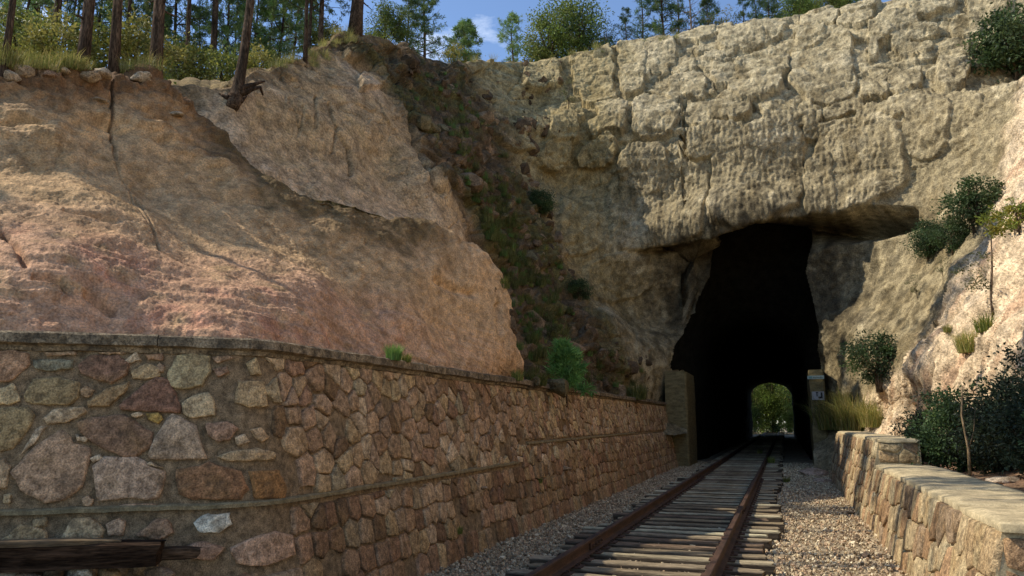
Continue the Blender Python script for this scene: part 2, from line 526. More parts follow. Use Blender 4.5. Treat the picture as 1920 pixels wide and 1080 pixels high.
bank = terrain('near_bank', az_of(-1000), az_of(1010), 800, 300, bank_ctrl, bank_crest, lambda a: 1.9 + 0 * a, bank_ext, bank_disp, bank_col, 'bank')

# ---- rock cliff: pale face, gully, rock face over the tunnel, pale slope on the right
cliff_ctrl = [P(250, 140, r=14.2), P(250, 300, r=13.6), P(300, 145, r=14.2), P(430, 158, r=14.2), P(430, 260, r=13.6), P(480, 130, r=15.3), P(480, 250, r=14.0), P(560, 98, r=17), P(560, 300, r=14.4), P(640, 60, r=19.3),
              P(640, 250, r=15.9), P(640, 370, r=14.2), P(720, 150, r=20), P(720, 300, r=17), P(740, 75, r=23), P(780, 390, r=16.6), P(860, 350, r=18.6), P(860, 112, r=30),
              P(860, 430, r=17.6), P(850, 250, r=21.5), P(800, 180, r=23.5), P(900, 250, r=25.5),
              P(950, 300, r=27.5), P(900, 400, r=21), P(950, 450, r=22), P(950, 115, r=34), P(1000, 200, r=32.5), P(1000, 420, r=26), P(960, 560, r=19.5), P(1000, 650, r=18.8),
              P(1000, 760, r=17.5), P(1050, 550, r=25), P(1100, 700, r=21.5), P(1150, 760, r=23.5), P(1150, 600, r=27), P(1230, 700, r=28.6),
              P(1060, 350, Y=29.6), P(1060, 200, Y=31), P(1060, 100, Y=34), P(1200, 600, Y=29.6), P(1250, 760, Y=29.6), P(1200, 470, Y=29.3), P(1200, 300, Y=29.5), P(1200, 150, Y=32), P(1200, 76, Y=35),
              P(1400, 420, Y=28.8), P(1400, 250, Y=29.3), P(1400, 120, Y=32), P(1400, 35, Y=35), P(1600, 390, Y=28.8), P(1600, 250, Y=29.3), P(1600, 120, Y=31), P(1600, 8, Y=34),
              P(1400, 600, Y=29.3), P(1400, 800, Y=29.4),
              P(1700, 350, Y=28.2), P(1750, 150, Y=29), P(1750, -25, Y=32.5), P(1560, 550, Y=29.3), P(1540, 800, Y=29.4), P(1580, 700, Y=28.6), P(1650, 580, Y=27), P(1700, 500, Y=26.8), P(1750, 400, Y=26.8),
              P(1690, 700, X=3.0), P(1640, 790, X=2.7), P(1800, 550, X=4.3), P(1850, 170, r=28), P(1920, 400, X=5.6), P(1920, 150, X=8.6), P(1920, -60, X=11.5), P(1900, 640, X=4.0), P(1920, 760, X=3.6),
              np.array((4.0, 8, 1.4)), np.array((6, 8, 5)), np.array((9, 8, 10)), np.array((4.5, 3.5, 1.4)), np.array((7, 3.5, 5)), np.array((11, 3.5, 11)), np.array((3.4, 14, 0.8)), np.array((3.7, 8, 0.6)), np.array((12, 9, 14))]
cliff_crest = [P(200, 140, r=14.2), P(250, 140, r=14.2), P(300, 145, r=14.2), P(350, 152, r=14.2), P(430, 158, r=14.2), P(480, 130, r=15.3), P(560, 98, r=17), P(600, 80, r=18), P(640, 55, r=19.3), P(700, 46, r=21), P(725, 60, r=22), P(745, 78, r=23.2),
               P(800, 95, r=26.5), P(860, 112, r=30), P(920, 110, r=33), P(1000, 104, r=34.6), P(1060, 101, Y=34), P(1150, 86, Y=34.7), P(1230, 74, Y=35), P(1300, 50, Y=35), P(1400, 35, Y=35), P(1480, 27, Y=34.7),
               P(1560, 14, Y=34.3), P(1640, 0, Y=33.5), P(1760, -30, Y=32.5), P(1850, -50, r=32), P(1920, -60, X=11.5), np.array((12.0, 14, 15)), np.array((12.5, 9, 14)), np.array((12, 5, 12.5)), np.array((11.5, 3.5, 12))]

# solid blocks and panels of the rock face: centre and half size as surveyed, and how far they stand proud (m)
BLOCKS = [(1300, 67, 40, 18, .5), (1350, 57, 26, 9, .4), (1413, 70, 62, 22, .6), (1537, 33, 34, 15, .55), (1520, 66, 27, 15, .75), (1610, 15, 42, 10, .5), (1603, 41, 36, 12, .5),
          (1430, 127, 50, 28, .75), (1360, 142, 23, 26, .6), (1420, 170, 53, 21, .65), (1347, 108, 32, 9, .4), (1540, 120, 60, 58, .55), (1555, 165, 50, 28, .4), (1640, 88, 10, 32, .5),
          (1680, 55, 46, 24, .5), (1732, 62, 31, 17, .6), (1693, 86, 16, 11, .5), (1713, 97, 31, 13, .5), (1813, 52, 32, 20, .6), (1790, 98, 29, 20, .6), (1640, 174, 27, 14, .7), (1647, 150, 19, 11, .5),
          (1697, 152, 32, 20, .45), (1787, 146, 26, 24, .8), (1832, 116, 16, 16, .5), (1507, 198, 15, 7, .5), (1370, 203, 42, 20, .5), (1313, 216, 26, 20, .4), (1487, 222, 52, 21, .5), (1345, 263, 57, 30, .5),
          (1545, 246, 42, 17, .45), (1420, 325, 88, 92, .5), (1612, 315, 90, 88, .55), (1235, 385, 95, 80, .35), (1535, 350, 30, 52, .7), (1740, 240, 40, 60, .3), (1650, 215, 45, 18, .4),
          (1017, 147, 34, 26, .7), (1107, 150, 34, 36, .6), (1133, 140, 18, 46, .7), (1187, 132, 25, 46, .7), (1240, 112, 31, 28, .65), (1123, 190, 31, 10, .7), (1150, 213, 31, 13, .6), (1140, 241, 36, 15, .65),
          (1053, 247, 30, 22, .8), (1233, 218, 46, 36, .55), (1120, 286, 36, 26, .6), (1040, 293, 30, 24, .6), (1207, 318, 46, 50, .5), (1010, 240, 13, 13, .5), (1075, 225, 22, 12, .5), (1290, 165, 34, 26, .5),
          (1280, 125, 24, 14, .4), (1180, 90, 30, 12, .4), (1095, 110, 26, 10, .4), (660, 100, 24, 18, .5), (738, 80, 22, 22, .4), (748, 124, 20, 22, .5), (690, 160, 24, 16, .3), (712, 60, 22, 9, .4),
          (1000, 118, 40, 10, .45), (905, 118, 22, 10, .45), (865, 135, 30, 16, .5), (1745, 10, 46, 18, .5), (1850, 10, 40, 26, .4), (1700, 200, 34, 20, .4), (1580, 205, 40, 14, .4), (1085, 420, 34, 60, .3), (1160, 520, 60, 46, .3)]
BROW = [P(1190, 470, Y=29.3), P(1340, 442, Y=29.0), P(1420, 418, Y=28.8), P(1560, 412, Y=28.8), P(1640, 404, Y=28.7), P(1705, 396, Y=28.2)]
MOUTH = [(1290, 880), (1291, 700), (1258, 692), (1272, 640), (1284, 600), (1304, 560), (1328, 522), (1326, 490), (1312, 464), (1352, 441), (1430, 424), (1515, 428), (1518, 470), (1510, 510), (1524, 560), (1530, 620), (1526, 660), (1533, 694), (1522, 700), (1522, 880)]
MOUTH_W = np.array([P(x, y, Y=29.2)[[0, 2]] for x, y in MOUTH])

def in_poly(p, poly):
    x, y = p[:, 0], p[:, 1]
    r = np.zeros(len(p), bool)
    for (x0, y0), (x1, y1) in zip(poly, np.roll(poly, -1, 0)):
        c = ((y0 > y) != (y1 > y)) & (x < (x1 - x0) * (y - y0) / (y1 - y0 + 1e-12) + x0)
        r ^= c
    return r

def cliff_ext(az, rc, zc, e):
    px = 960 + F * np.tan(np.clip(az + YAW, -1.2, 1.2))
    left = sstep(900, 600, px)[:, None]
    d = e[None] * 70
    z = zc[:, None] + (0.8 + 6.5 * left) * (1 - np.exp(-d * (0.12 + 0.35 * left) / (0.8 + 6.5 * left)))
    return rc[:, None] + d, z

EB = np.array([(1585, 820), (1600, 770), (1690, 690), (1785, 560), (1850, 450), (1875, 340), (1905, 200), (1945, 90), (1990, 0), (2060, -200)])
def zone_E(p):                                # the pale slope to the right of the track
    q = project(p)
    x = q[:, 0] + 16 * fbm(p * 0.9, 3)
    return np.where(p[:, 1] < 4, 1.0, sstep(-26, 26, x - np.interp(q[:, 1], EB[::-1, 1], EB[::-1, 0])))
def zone_D(p):                                # khaki rock face
    return sstep(24.5, 28.0, p[:, 1] + 0.35 * (p[:, 0] + 8)) * (1 - zone_E(p))
def zone_B(p, pix):                           # pale pink face on the left
    n = fbm(p * 0.5 + 3, 3)
    x, y = pix[:, 0] + 14 * n, pix[:, 1] + 10 * n
    return sstep(14, -14, x - np.interp(y, (60, 100, 140, 200, 290, 370, 430, 520), (560, 620, 690, 742, 797, 852, 880, 900))) * (p[:, 1] < 22) * (p[:, 0] < 0)

def cliff_disp(p, pix, face, below):
    E, D_ = zone_E(p), zone_D(p)
    B = zone_B(p, pix) * (1 - D_) * (1 - E)
    G = np.clip(1 - E - D_ - B, 0, 1)         # gully
    x, y = pix[:, 0], pix[:, 1]
    wob = np.c_[perlin(p * 0.9), perlin(p * 0.9 + 40)] * 10 + np.c_[perlin(p * 3.1), perlin(p * 3.1 + 40)] * 4
    px_ = x + wob[:, 0]
    py_ = y + wob[:, 1]
    blk = np.zeros(len(p))
    shear = -0.155
    for bx, by, hw, hh, pr in BLOCKS:
        sel = (np.abs(x - bx) < hw * 1.5 + 14) & (np.abs(y - by) < hh * 1.5 + hw * .3 + 14)
        if not sel.any(): continue
        dx = (px_[sel] - bx)
        dy = (py_[sel] - by) - shear * dx
        rr = (np.abs(dx / hw) ** 3.6 + np.abs(dy / hh) ** 3.6) ** (1 / 3.6)
        h = pr * sstep(1.04, 0.965, rr)
        blk[sel] = np.maximum(blk[sel], h)
    fm = face
    d = blk * fm * (0.36 + 0.40 * np.clip(perlin(p * 0.31 + 5) + 0.4, 0, 1))
    # smaller blocks, bedding and joints
    s2 = np.c_[p[:, 0] * 0.42 + p[:, 1] * 0.25 + 0.5 * perlin(p * 0.7), p[:, 2] * 1.05 + 0.6 * perlin(p * 0.5 + 8)]
    f1, edge, cid = voro(s2)
    joint = sstep(0.09, 0.0, edge)
    s3 = np.c_[p[:, 0] * 1.5 + p[:, 1] * 0.9 + 0.4 * perlin(p * 1.7), p[:, 2] * 2.0 + 0.5 * perlin(p * 1.4 + 8)]
    g1, edge3, cid3 = voro(s3, 9)
    j3 = sstep(0.10, 0.0, edge3)
    # broken flat facets: every piece is a tilted plane
    fac = ((cid * 7.3) % 1 - 0.5) * np.sin(s2[:, 0] * 2.1 + cid * 40) * 0.5 + ((cid * 3.7) % 1 - 0.5) * (s2[:, 1] % 1 - 0.5)
    fac3 = ((cid3 * 7.3) % 1 - 0.5) * (s3[:, 0] % 1 - 0.5) + ((cid3 * 3.7) % 1 - 0.5) * (s3[:, 1] % 1 - 0.5)
    bed = sstep(0.10, 0.0, np.abs(((p[:, 2] * 0.78 + 0.35 * perlin(p * 0.35 + 3) + 0.06 * perlin(p * 2.2)) % 1) - 0.5)) * sstep(-0.15, 0.2, perlin(p * 0.45 + 21))
    upper = sstep(10.5, 13.5, p[:, 2])
    d += D_ * fm * upper * (0.32 * (cid - 0.5) - 0.10 * joint + 0.22 * fac + 0.05 * (cid3 - 0.5) + 0.12 * fac3) * (1 - 0.6 * (blk > 0.1))
    d -= D_ * fm * 0.06 * bed * (0.35 + 0.65 * upper)
    d += D_ * fm * (1 - upper) * 0.10 * fac
    rough_g = G * fm * sstep(-0.1, 1.5, below)
    d += rough_g * (0.35 * (cid - 0.5) - 0.16 * joint + 0.3 * fac + 0.14 * (cid3 - 0.5) - 0.06 * j3 + 0.15 * fac3)
    d += B * fm * (-0.07 * sstep(0.05, 0.0, edge) * (cid > 0.55) * sstep(4.0, 7.0, p[:, 2]) + 0.08 * (cid3 - 0.5) * sstep(6.5, 9, p[:, 2]))
    d += (0.18 * D_ + 0.35 * G + 0.14 * B + 0.28 * E) * fbm(p * 0.45, 4)
    d += (0.045 * D_ + 0.10 * G + 0.03 * B + 0.05 * E) * fbm(p * 2.1 + 11, 4)
    d += (0.035 * D_ + 0.05 * G + 0.012 * B + 0.015 * E) * fbm(p * 8.0, 2)
    # weathering pits and drip flutes on the panels over the tunnel
    panel = D_ * fm * sstep(8.0, 9.3, p[:, 2]) * sstep(15.0, 13.0, p[:, 2])
    fx = p[:, 0] * 2 * math.pi / 0.21 + 4.0 * perlin(p * np.array((1.0, 1.0, 0.6)))
    d += panel * 0.015 * np.sin(fx) * (0.65 + 0.35 * np.sin(p[:, 2] * 2 * math.pi / 0.24 + 6 * perlin(p * 1.3)))
    d += panel * 0.04 * fbm(p * np.array((6.5, 6.5, 3.2)), 3)
    # runnels down the pale right slope
    run = np.c_[(p[:, 1] * 0.8 + p[:, 2] * 0.55) * 1.7, p[:, 2] * 0.3, p[:, 0] * 0.3]
    d += E * fm * (0.12 * fbm(run, 3, ridged=True) + 0.075 * fbm(run * 3.0 + 7, 3, ridged=True))
    # the brow over the tunnel: everything beneath it is cut back
    zb = np.interp(p[:, 0], [b[0] for b in BROW], [b[2] for b in BROW]) + 0.10 * perlin(p * 1.2)
    inx = sstep(BROW[0][0] - 0.4, BROW[0][0] + 1.0, p[:, 0]) * sstep(BROW[-1][0] + 0.3, BROW[-1][0] - 0.9, p[:, 0])
    under = sstep(0.05, -0.07, p[:, 2] - zb)
    dz = np.clip(zb - p[:, 2], 0, 9)
    deep = 0.5 + 1.6 * sstep(BROW[0][0] + 1.2, BROW[1][0] + 0.5, p[:, 0])
    side = sstep(0.6, 2.2, p[:, 0])           # right of the mouth the rock swells out again below the brow
    left_ = sstep(-2.6, -3.6, p[:, 0])
    slit = 2.3 * (1 - sstep(0.50 - 0.35 * left_ - 0.1 * side, 1.5 - 1.0 * left_ - 0.45 * side, dz)) * (1 - 0.4 * left_)
    rec = np.maximum(slit, 0.55 * left_ * (1 - 0.8 * sstep(2.5, 5.5, dz)) + 0.25 * (1 - side) * (1 - left_)) * (0.35 + 0.65 * sstep(BROW[0][0] + 0.3, BROW[1][0], p[:, 0]))
    d -= under * inx * rec * (p[:, 1] > 24) * fm
    d += 0.60 * inx * sstep(2.0, 0.2, p[:, 2] - zb) * (1 - under) * fm * np.maximum(D_, 0.5)
    # cracks in the pale left face
    for ln, w_, dp in (([(622, 190), (628, 240), (645, 285), (655, 322)], 2.2, .20), ([(632, 235), (618, 280)], 2, .15), ([(596, 175), (592, 235)], 1.8, .12), ([(760, 200), (790, 290), (830, 360)], 4, .25), ([(545, 190), (565, 240)], 1.6, .08), ([(575, 200), (560, 250)], 1.6, .06)):
        d -= dp * np.exp(-(seg_dist(np.c_[px_, py_], ln) / w_) ** 2) * fm
    return np.where(face > 0.5, d * (0.12 + 0.88 * sstep(0.0, 0.7, below)), 0.25 * fbm(p * 0.4, 3) + 0.05 * fbm(p * 2, 2))

def cliff_col(p, pix, face, below, D):
    E, D_ = zone_E(p), zone_D(p)
    B = zone_B(p, pix) * (1 - D_) * (1 - E)
    n = fbm(p * 0.45, 4)
    n2 = fbm(p * 1.9 + 5, 4)
    nv = fbm(np.c_[p[:, 0] * 1.3, p[:, 1] * 1.3, p[:, 2] * .22], 4)
    x, y = pix[:, 0], pix[:, 1]
    c = np.repeat(np.array([[0.10, 0.074, 0.047]]), len(p), 0)                 # gully: broken rock, its colour darkened for dense shade
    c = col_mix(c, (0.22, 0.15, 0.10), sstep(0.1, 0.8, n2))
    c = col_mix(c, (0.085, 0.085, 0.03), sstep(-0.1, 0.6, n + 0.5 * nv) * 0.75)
    cB = np.repeat(np.array([[0.56, 0.40, 0.265]]), len(p), 0)
    cB = col_mix(cB, (0.66, 0.50, 0.39), sstep(0.1, 0.7, n + 0.3 * nv))
    cB = col_mix(cB, (0.33, 0.24, 0.14), sstep(0.2, 0.8, n2 - 0.6 * n) * 0.6)
    cB = col_mix(cB, (0.30, 0.22, 0.11), sstep(5.2, 7.5, p[:, 2] + n) * 0.5)
    cD = np.repeat(np.array([[0.30, 0.252, 0.165]]), len(p), 0)
    cD = col_mix(cD, (0.40, 0.345, 0.24), sstep(-0.1, 0.8, n2 + 0.5 * n + 0.10 * (p[:, 2] - 13)))
    cD = col_mix(cD, (0.165, 0.13, 0.075), sstep(0.0, 0.7, nv - 0.3 * n2 - 0.05 * (p[:, 2] - 11)) * 0.75)
    cD = col_mix(cD, (0.47, 0.41, 0.30), sstep(0.3, 1.0, n) * 0.6)
    cD = col_mix(cD, (0.30, 0.235, 0.11), sstep(-4.5, -7.5, p[:, 0] + 0.8 * n) * 0.6)
    cE = np.repeat(np.array([[0.60, 0.475, 0.345]]), len(p), 0)
    run = np.c_[(p[:, 1] * 0.8 + p[:, 2] * 0.55) * 2.0, p[:, 2] * 0.3, p[:, 0] * 0.3]
    nr = fbm(run, 4)
    cE = col_mix(cE, (0.46, 0.29, 0.20), sstep(0.15, 0.75, nr + 0.3 * n2) * 0.75)
    cE = col_mix(cE, (0.68, 0.57, 0.46), sstep(0.1, 0.7, -nr + 0.4 * n) * 0.6)
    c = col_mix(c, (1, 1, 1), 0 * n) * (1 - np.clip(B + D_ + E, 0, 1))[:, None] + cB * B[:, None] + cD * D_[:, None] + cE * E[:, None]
    # soil and roots along the left rim, dry ground on top
    rim = sstep(1.3, 0.2, below + 0.7 * n2) * (x < 760) * face
    c = col_mix(c, (0.19, 0.125, 0.065), rim * 0.8)
    c = col_mix(c, (0.20, 0.15, 0.075), (1 - face) * 0.9)
    # sooty tone, with the brow's shade painted in, above and around the mouth
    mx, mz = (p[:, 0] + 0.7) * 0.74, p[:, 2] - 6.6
    soot_and_shade = sstep(0.2, -0.5, np.hypot(mx / 3.4, mz / 3.4) - 1 + 0.3 * n2) * D_
    c = col_mix(c, (0.06, 0.05, 0.035), soot_and_shade * 0.85)
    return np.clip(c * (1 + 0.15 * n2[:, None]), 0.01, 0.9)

def cliff_base(a):
    px = 960 + F * np.tan(np.clip(a + YAW, -1.2, 1.2))
    return np.where(px < 1296, 1.3, -0.25) + 0 * a

def cliff_hole(c):
    return in_poly(np.c_[c[:, 0] * 29.2 / np.maximum(c[:, 1], 1), (c[:, 2] - CAMZ) * 29.2 / np.maximum(c[:, 1], 1) + CAMZ], MOUTH_W) & (c[:, 1] > 25) & (c[:, 1] < 36)

az_cols = (az_of(200), math.radians(58))
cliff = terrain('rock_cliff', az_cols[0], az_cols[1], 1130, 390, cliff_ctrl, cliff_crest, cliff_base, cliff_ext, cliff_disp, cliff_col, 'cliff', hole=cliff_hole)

# ---- tunnel bore
def build_tunnel():
    cen = np.array((-1.25, 3.0))
    def resample(poly, n):
        poly = np.asarray(poly)
        d = np.r_[0, np.cumsum(np.linalg.norm(np.diff(poly, axis=0), axis=1))]
        t = np.linspace(0, d[-1], n)
        return np.c_[np.interp(t, d, poly[:, 0]), np.interp(t, d, poly[:, 1])]
    n = 96
    m0 = resample(MOUTH_W, n)
    m0 = cen + (m0 - cen) * np.array((1.26, 1.14))
    m0[:, 0] += np.where((m0[:, 0] > cen[0] + 1.2) & (m0[:, 1] < 6.5), 0.8, 0)
    th = np.linspace(0, 1, 40)
    arch = [(-3.45, -0.3), (-3.45, 4.3)] + [(-1.22 + 2.23 * math.cos(math.pi * (1 - t)), 4.3 + 1.75 * math.sin(math.pi * t) ** 0.8) for t in np.linspace(0.03, .97, 18)] + [(1.02, 4.3), (1.02, -0.3)]
    m1 = resample(arch, n)
    ys = np.r_[31.3, 31.6, 32, 33.5, 35, np.arange(37, 93, 2.0), 92.0]
    V = []
    for y in ys:
        w = sstep(31.5, 36, np.array([y]))[0]
        V.append(np.c_[(m0 * (1 - w) + m1 * w)[:, 0], np.full(n, y), (m0 * (1 - w) + m1 * w)[:, 1]])
    V = np.array(V)
    p = V.reshape(-1, 3)
    d = 0.10 * fbm(p * 0.8, 3) * sstep(31.3, 33, p[:, 1])
    dirv = np.c_[p[:, 0] - cen[0], p[:, 2] - cen[1]]
    dirv /= np.linalg.norm(dirv, axis=1)[:, None]
    p = p + np.c_[dirv[:, 0] * d, 0 * d, dirv[:, 1] * d * (p[:, 2] > 0)]
    me = np_mesh('tunnel', p, grid_faces(len(ys), n))
    return link('tunnel_lining', me, M['soot_and_shade'], kind='structure')
build_tunnel()

# ---- ground sheet (to the horizon), track bed, soil shelf behind the right platform
xs = np.r_[-600, -200, -80, -30, np.arange(-7, 6.01, 0.11), 12, 40, 120, 600]
ys = np.r_[-600, -150, -40, -8, np.arange(0, 32, 0.11), np.arange(33, 130, 1.5), 160, 250, 600]
gx, gy = np.meshgrid(xs, ys, indexing='ij')
gp = np.c_[gx.ravel(), gy.ravel(), np.zeros(gx.size)]
gz = 0.025 * fbm(gp * 1.3, 3) + 0.012 * fbm(gp * 6, 2)
gz = gz + 0.058 * sstep(1.25, 0.3, np.abs(gp[:, 0] + 1.49)) * (gp[:, 1] > -5) * (gp[:, 1] < 150)      # ballast shoulder
gz = gz + 0.62 * np.exp(-(((gp[:, 0] + 4.95) / 0.95) ** 4 + ((gp[:, 1] - 3.75) / 0.75) ** 4)) * (1 + 0.3 * fbm(gp * 5, 2))
gn = fbm(gp * 0.8, 4)
gc = np.repeat(np.array([[0.30, 0.25, 0.185]]), len(gp), 0)
gc = col_mix(gc, (0.20, 0.16, 0.115), sstep(0, .7, gn))
gc = col_mix(gc, (0.36, 0.25, 0.18), sstep(0.2, 0.9, gp[:, 0]) * sstep(-.2, .5, gn))
gc = col_mix(gc, (0.10, 0.09, 0.045), (np.abs(gp[:, 0]) > 8) * 1.0)
link('ground', np_mesh('ground', np.c_[gp[:, :2], gz - 0.02], grid_faces(len(xs), len(ys)), gc), M['ground'], kind='structure')

xs = np.arange(2.15, 6.4, 0.07)
ys = np.arange(1.0, 28.5, 0.09)
gx, gy = np.meshgrid(xs, ys, indexing='ij')
gp = np.c_[gx.ravel(), gy.ravel(), np.zeros(gx.size)]
gz = 0.80 + 0.22 * (gp[:, 0] - 2.2) * sstep(2.2, 4, gp[:, 0]) + 0.03 * fbm(gp * 1.5, 3) + 0.02 * fbm(gp * 7, 2)
gz = gz + 0.35 * sstep(14.5, 20, gp[:, 1])
gn = fbm(gp * 1.2, 4)
gc = np.repeat(np.array([[0.30, 0.19, 0.13]]), len(gp), 0)
gc = col_mix(gc, (0.18, 0.12, 0.08), sstep(-.1, .6, gn))
gc = col_mix(gc, (0.45, 0.36, 0.29), sstep(.3, .9, -gn))
link('soil_shelf_ground', np_mesh('shelf', np.c_[gp[:, :2], gz], grid_faces(len(xs), len(ys)), gc), M['ground'], kind='structure')
# ------------------------------------------------------------------ masonry
def clip_poly(poly, a, b, c):
    """keep the part of a 2-D polygon where a*x + b*y <= c"""
    out = []
    for i in range(len(poly)):
        p, q = poly[i], poly[(i + 1) % len(poly)]
        dp, dq = a * p[0] + b * p[1] - c, a * q[0] + b * q[1] - c
        if dp <= 0: out.append(p)
        if (dp < 0 < dq) or (dq < 0 < dp):
            t = dp / (dp - dq)
            out.append((p[0] + (q[0] - p[0]) * t, p[1] + (q[1] - p[1]) * t))
    return out

def cells(pts, box):
    """Voronoi cells of 2-D points inside a box"""
    pts = np.asarray(pts)
    res = []
    for i, p in enumerate(pts):
        d = np.linalg.norm(pts - p, axis=1)
        poly = [(box[0], box[2]), (box[1], box[2]), (box[1], box[3]), (box[0], box[3])]
        for j in np.argsort(d)[1:22]:
            q = pts[j]
            n = q - p
            poly = clip_poly(poly, n[0], n[1], n @ (p + q) / 2)
            if len(poly) < 3: break
        res.append(poly)
    return res

def stone_mesh(poly, frame, thick, seed, gap=0.012, npt=12, rough=0.006, round_=0.12):
    """one rubble stone: an uneven outline in wall coordinates, domed outwards; frame(s, h, out) -> world. Returns verts, faces"""
    R = random.Random(seed)
    poly = np.array(poly)
    c = poly.mean(0)
    # keep the corners, break long edges
    L = np.linalg.norm(np.roll(poly, -1, 0) - poly, axis=1)
    unit = max(L.sum() / npt, 0.02)
    out = []
    for k in range(len(poly)):
        if L[k] < 0.012 and len(poly) > 4: continue
        m = max(1, int(round(L[k] / unit)))
        for q in range(m): out.append(poly[k] + (poly[(k + 1) % len(poly)] - poly[k]) * (q / m))
    out = np.array(out)
    npt = len(out)
    sm = 0.25 * np.roll(out, 1, 0) + 0.5 * out + 0.25 * np.roll(out, -1, 0)
    out = out * (1 - round_) + sm * round_
    rad = np.linalg.norm(out - c, axis=1)
    out = c + (out - c) * np.maximum(0.35, 1 - gap / np.maximum(rad, 1e-4))[:, None]
    out = out + np.array([[R.uniform(-1, 1), R.uniform(-1, 1)] for _ in range(npt)]) * rough
    thick = thick + 0.008
    tilt = np.array((R.uniform(-.25, .25), R.uniform(-.3, .3)))
    rings = []
    for k, dep in ((1.0, -0.03), (0.965, thick * 0.70), (0.86, thick * 0.97), (0.42, thick * 1.0)):
        q = c + (out - c) * k
        rings.append([frame(a[0], a[1], dep + (0 if dep < 0 else float(np.dot(a - c, tilt)) * 0.16 + R.uniform(-.12, .12) * thick)) for a in q])
    v = [x for r in rings for x in r] + [frame(c[0], c[1], thick * R.uniform(.95, 1.15))]
    f = []
    n = npt
    for k in range(3):
        for j in range(n):
            f.append((k * n + j, k * n + (j + 1) % n, (k + 1) * n + (j + 1) % n, (k + 1) * n + j))
    for j in range(n): f.append((3 * n + j, 3 * n + (j + 1) % n, 4 * n))
    return v, f

STONE_COLS = [(0.38, 0.27, 0.15), (0.41, 0.30, 0.165), (0.37, 0.25, 0.145), (0.33, 0.23, 0.13), (0.36, 0.24, 0.15), (0.33, 0.22, 0.14), (0.40, 0.29, 0.18), (0.30, 0.20, 0.125), (0.27, 0.16, 0.10), (0.36, 0.235, 0.14), (0.43, 0.32, 0.21), (0.24, 0.15, 0.09), (0.33, 0.26, 0.16), (0.33, 0.21, 0.13)]

STONE_COLS = [(1.08 * a, 1.12 * b, 1.2 * c) for a, b, c in STONE_COLS]

def lay_stones(stones, frame, parent, dist, nobj, flip=False):
    """stones: (poly, thickness, colour, gap, npt); nearest ones become parts of their own, the rest one joined part"""
    order = sorted(range(len(stones)), key=lambda i: dist(stones[i][0]))
    rest = MB()
    for n, i in enumerate(order):
        poly, th, colr, gap, npt = stones[i]
        v, f = stone_mesh(poly, frame, th, i * 13 + 5, gap, npt)
        if flip: f = [q[::-1] for q in f]
        if n < nobj:
            mb = MB(); mb.add(v, f, colr)
            link('stone', mb.mesh('stone', True), M['stone'], parent)
        else:
            rest.add(v, f, colr)
    if rest.v:
        link('distant_stones', rest.mesh('distant_stones', True), M['stone'], parent, kind='stuff')

CR = 0.45                                     # the wall turns the corner in a soft curve
PHI0 = math.atan2(-WD[1], -WD[0])
TH = math.pi / 2 - PHI0
CT = CR * math.tan(TH / 2)
HA = CR * TH / 2
CA = WT + WD * CT
CC_ = CA - WN * CR
def plan(s):
    """wall-top line by arc length: s < 0 the short section facing the viewer, s > 0 along the track; returns point and outward normal"""
    if s < -HA: return CA + WD * (-s - HA), WN
    if s > HA: return np.array((WT[0], WT[1] + CT + s - HA)), np.array((1.0, 0.0))
    ph = PHI0 + (s + HA) / CR
    n = np.array((math.sin(ph), -math.cos(ph)))
    return CC_ + n * CR, n
def frameW(s, h, out=0):
    p, n = plan(s)
    k = BAT * (TOP - h) + out
    return (p[0] + n[0] * k, p[1] + n[1] * k, h)
def s_of_L(sl): return -(sl - CT + HA) if sl > CT else -sl * HA / CT
def s_of_y(y): return (y - WT[1] - CT) + HA if y - WT[1] > CT else (y - WT[1]) * HA / CT

def hitL(px, py):
    d = ray(px, py)
    n = np.array((WN[0], WN[1], BAT))
    o = np.array((WT[0], WT[1], TOP - CAMZ))
    t = (o @ n) / (d @ n)
    q = d * t
    h = q[2] + CAMZ
    s = (q[:2] - WT - WN * BAT * (TOP - h)) @ WD
    return s, h

WALL_END = 28.9
wall = link('retaining_wall', None, label='long rubble stone retaining wall with concrete coping left of the track', cat='wall', loc=(0, 0, 0))

def jitter_strip(mb, path, prof, seed, amp):
    """sweep an uneven profile (offset, height) along a plan path of (point, outward normal)"""
    n = len(prof)
    v = []
    for k, (p, nn) in enumerate(path):
        for j, (o, h) in enumerate(prof):
            q = np.array((p[0], p[1], 0.0)) * 1.0
            w = perlin(np.array([[p[0] * 3.1 + j * 7.7, p[1] * 3.1, h * 3 + seed]]))[0] + 0.6 * perlin(np.array([[p[0] * 11 + j * 7.7, p[1] * 11, h * 3 + seed]]))[0]
            v.append((q[0] + nn[0] * (o + amp * w), q[1] + nn[1] * (o + amp * w), h + amp * 0.7 * w))
    f = []
    for k in range(len(path) - 1):
        for j in range(n):
            f.append((k * n + j, (k + 1) * n + j, (k + 1) * n + (j + 1) % n, k * n + (j + 1) % n))
    f.append(tuple(range(n))[::-1])
    f.append(tuple((len(path) - 1) * n + j for j in range(n)))
    mb.add(v, f)

S_END = s_of_y(WALL_END)
S_BEG = -8.0
# mortar: one uneven battered face
sv = np.r_[np.linspace(S_BEG, -2.2, 40)[:-1], np.linspace(-2.2, 6, 240), 6 + (S_END - 6) * np.linspace(0, 1, 160)[1:]]
hv = np.linspace(-0.3, TOP, 46)
Vw = np.array([frameW(a, b) for a in sv for b in hv])
nw = np.repeat(np.array([plan(a)[1] for a in sv]), len(hv), 0)
dw = 0.016 * fbm(Vw * 2.5, 3) + 0.012 * fbm(Vw * 13, 3)
Vw[:, :2] += nw * (dw - 0.012)[:, None]
link('mortar_face', np_mesh('mortar_face', Vw, grid_faces(len(sv), len(hv))), M['mortar'], wall)

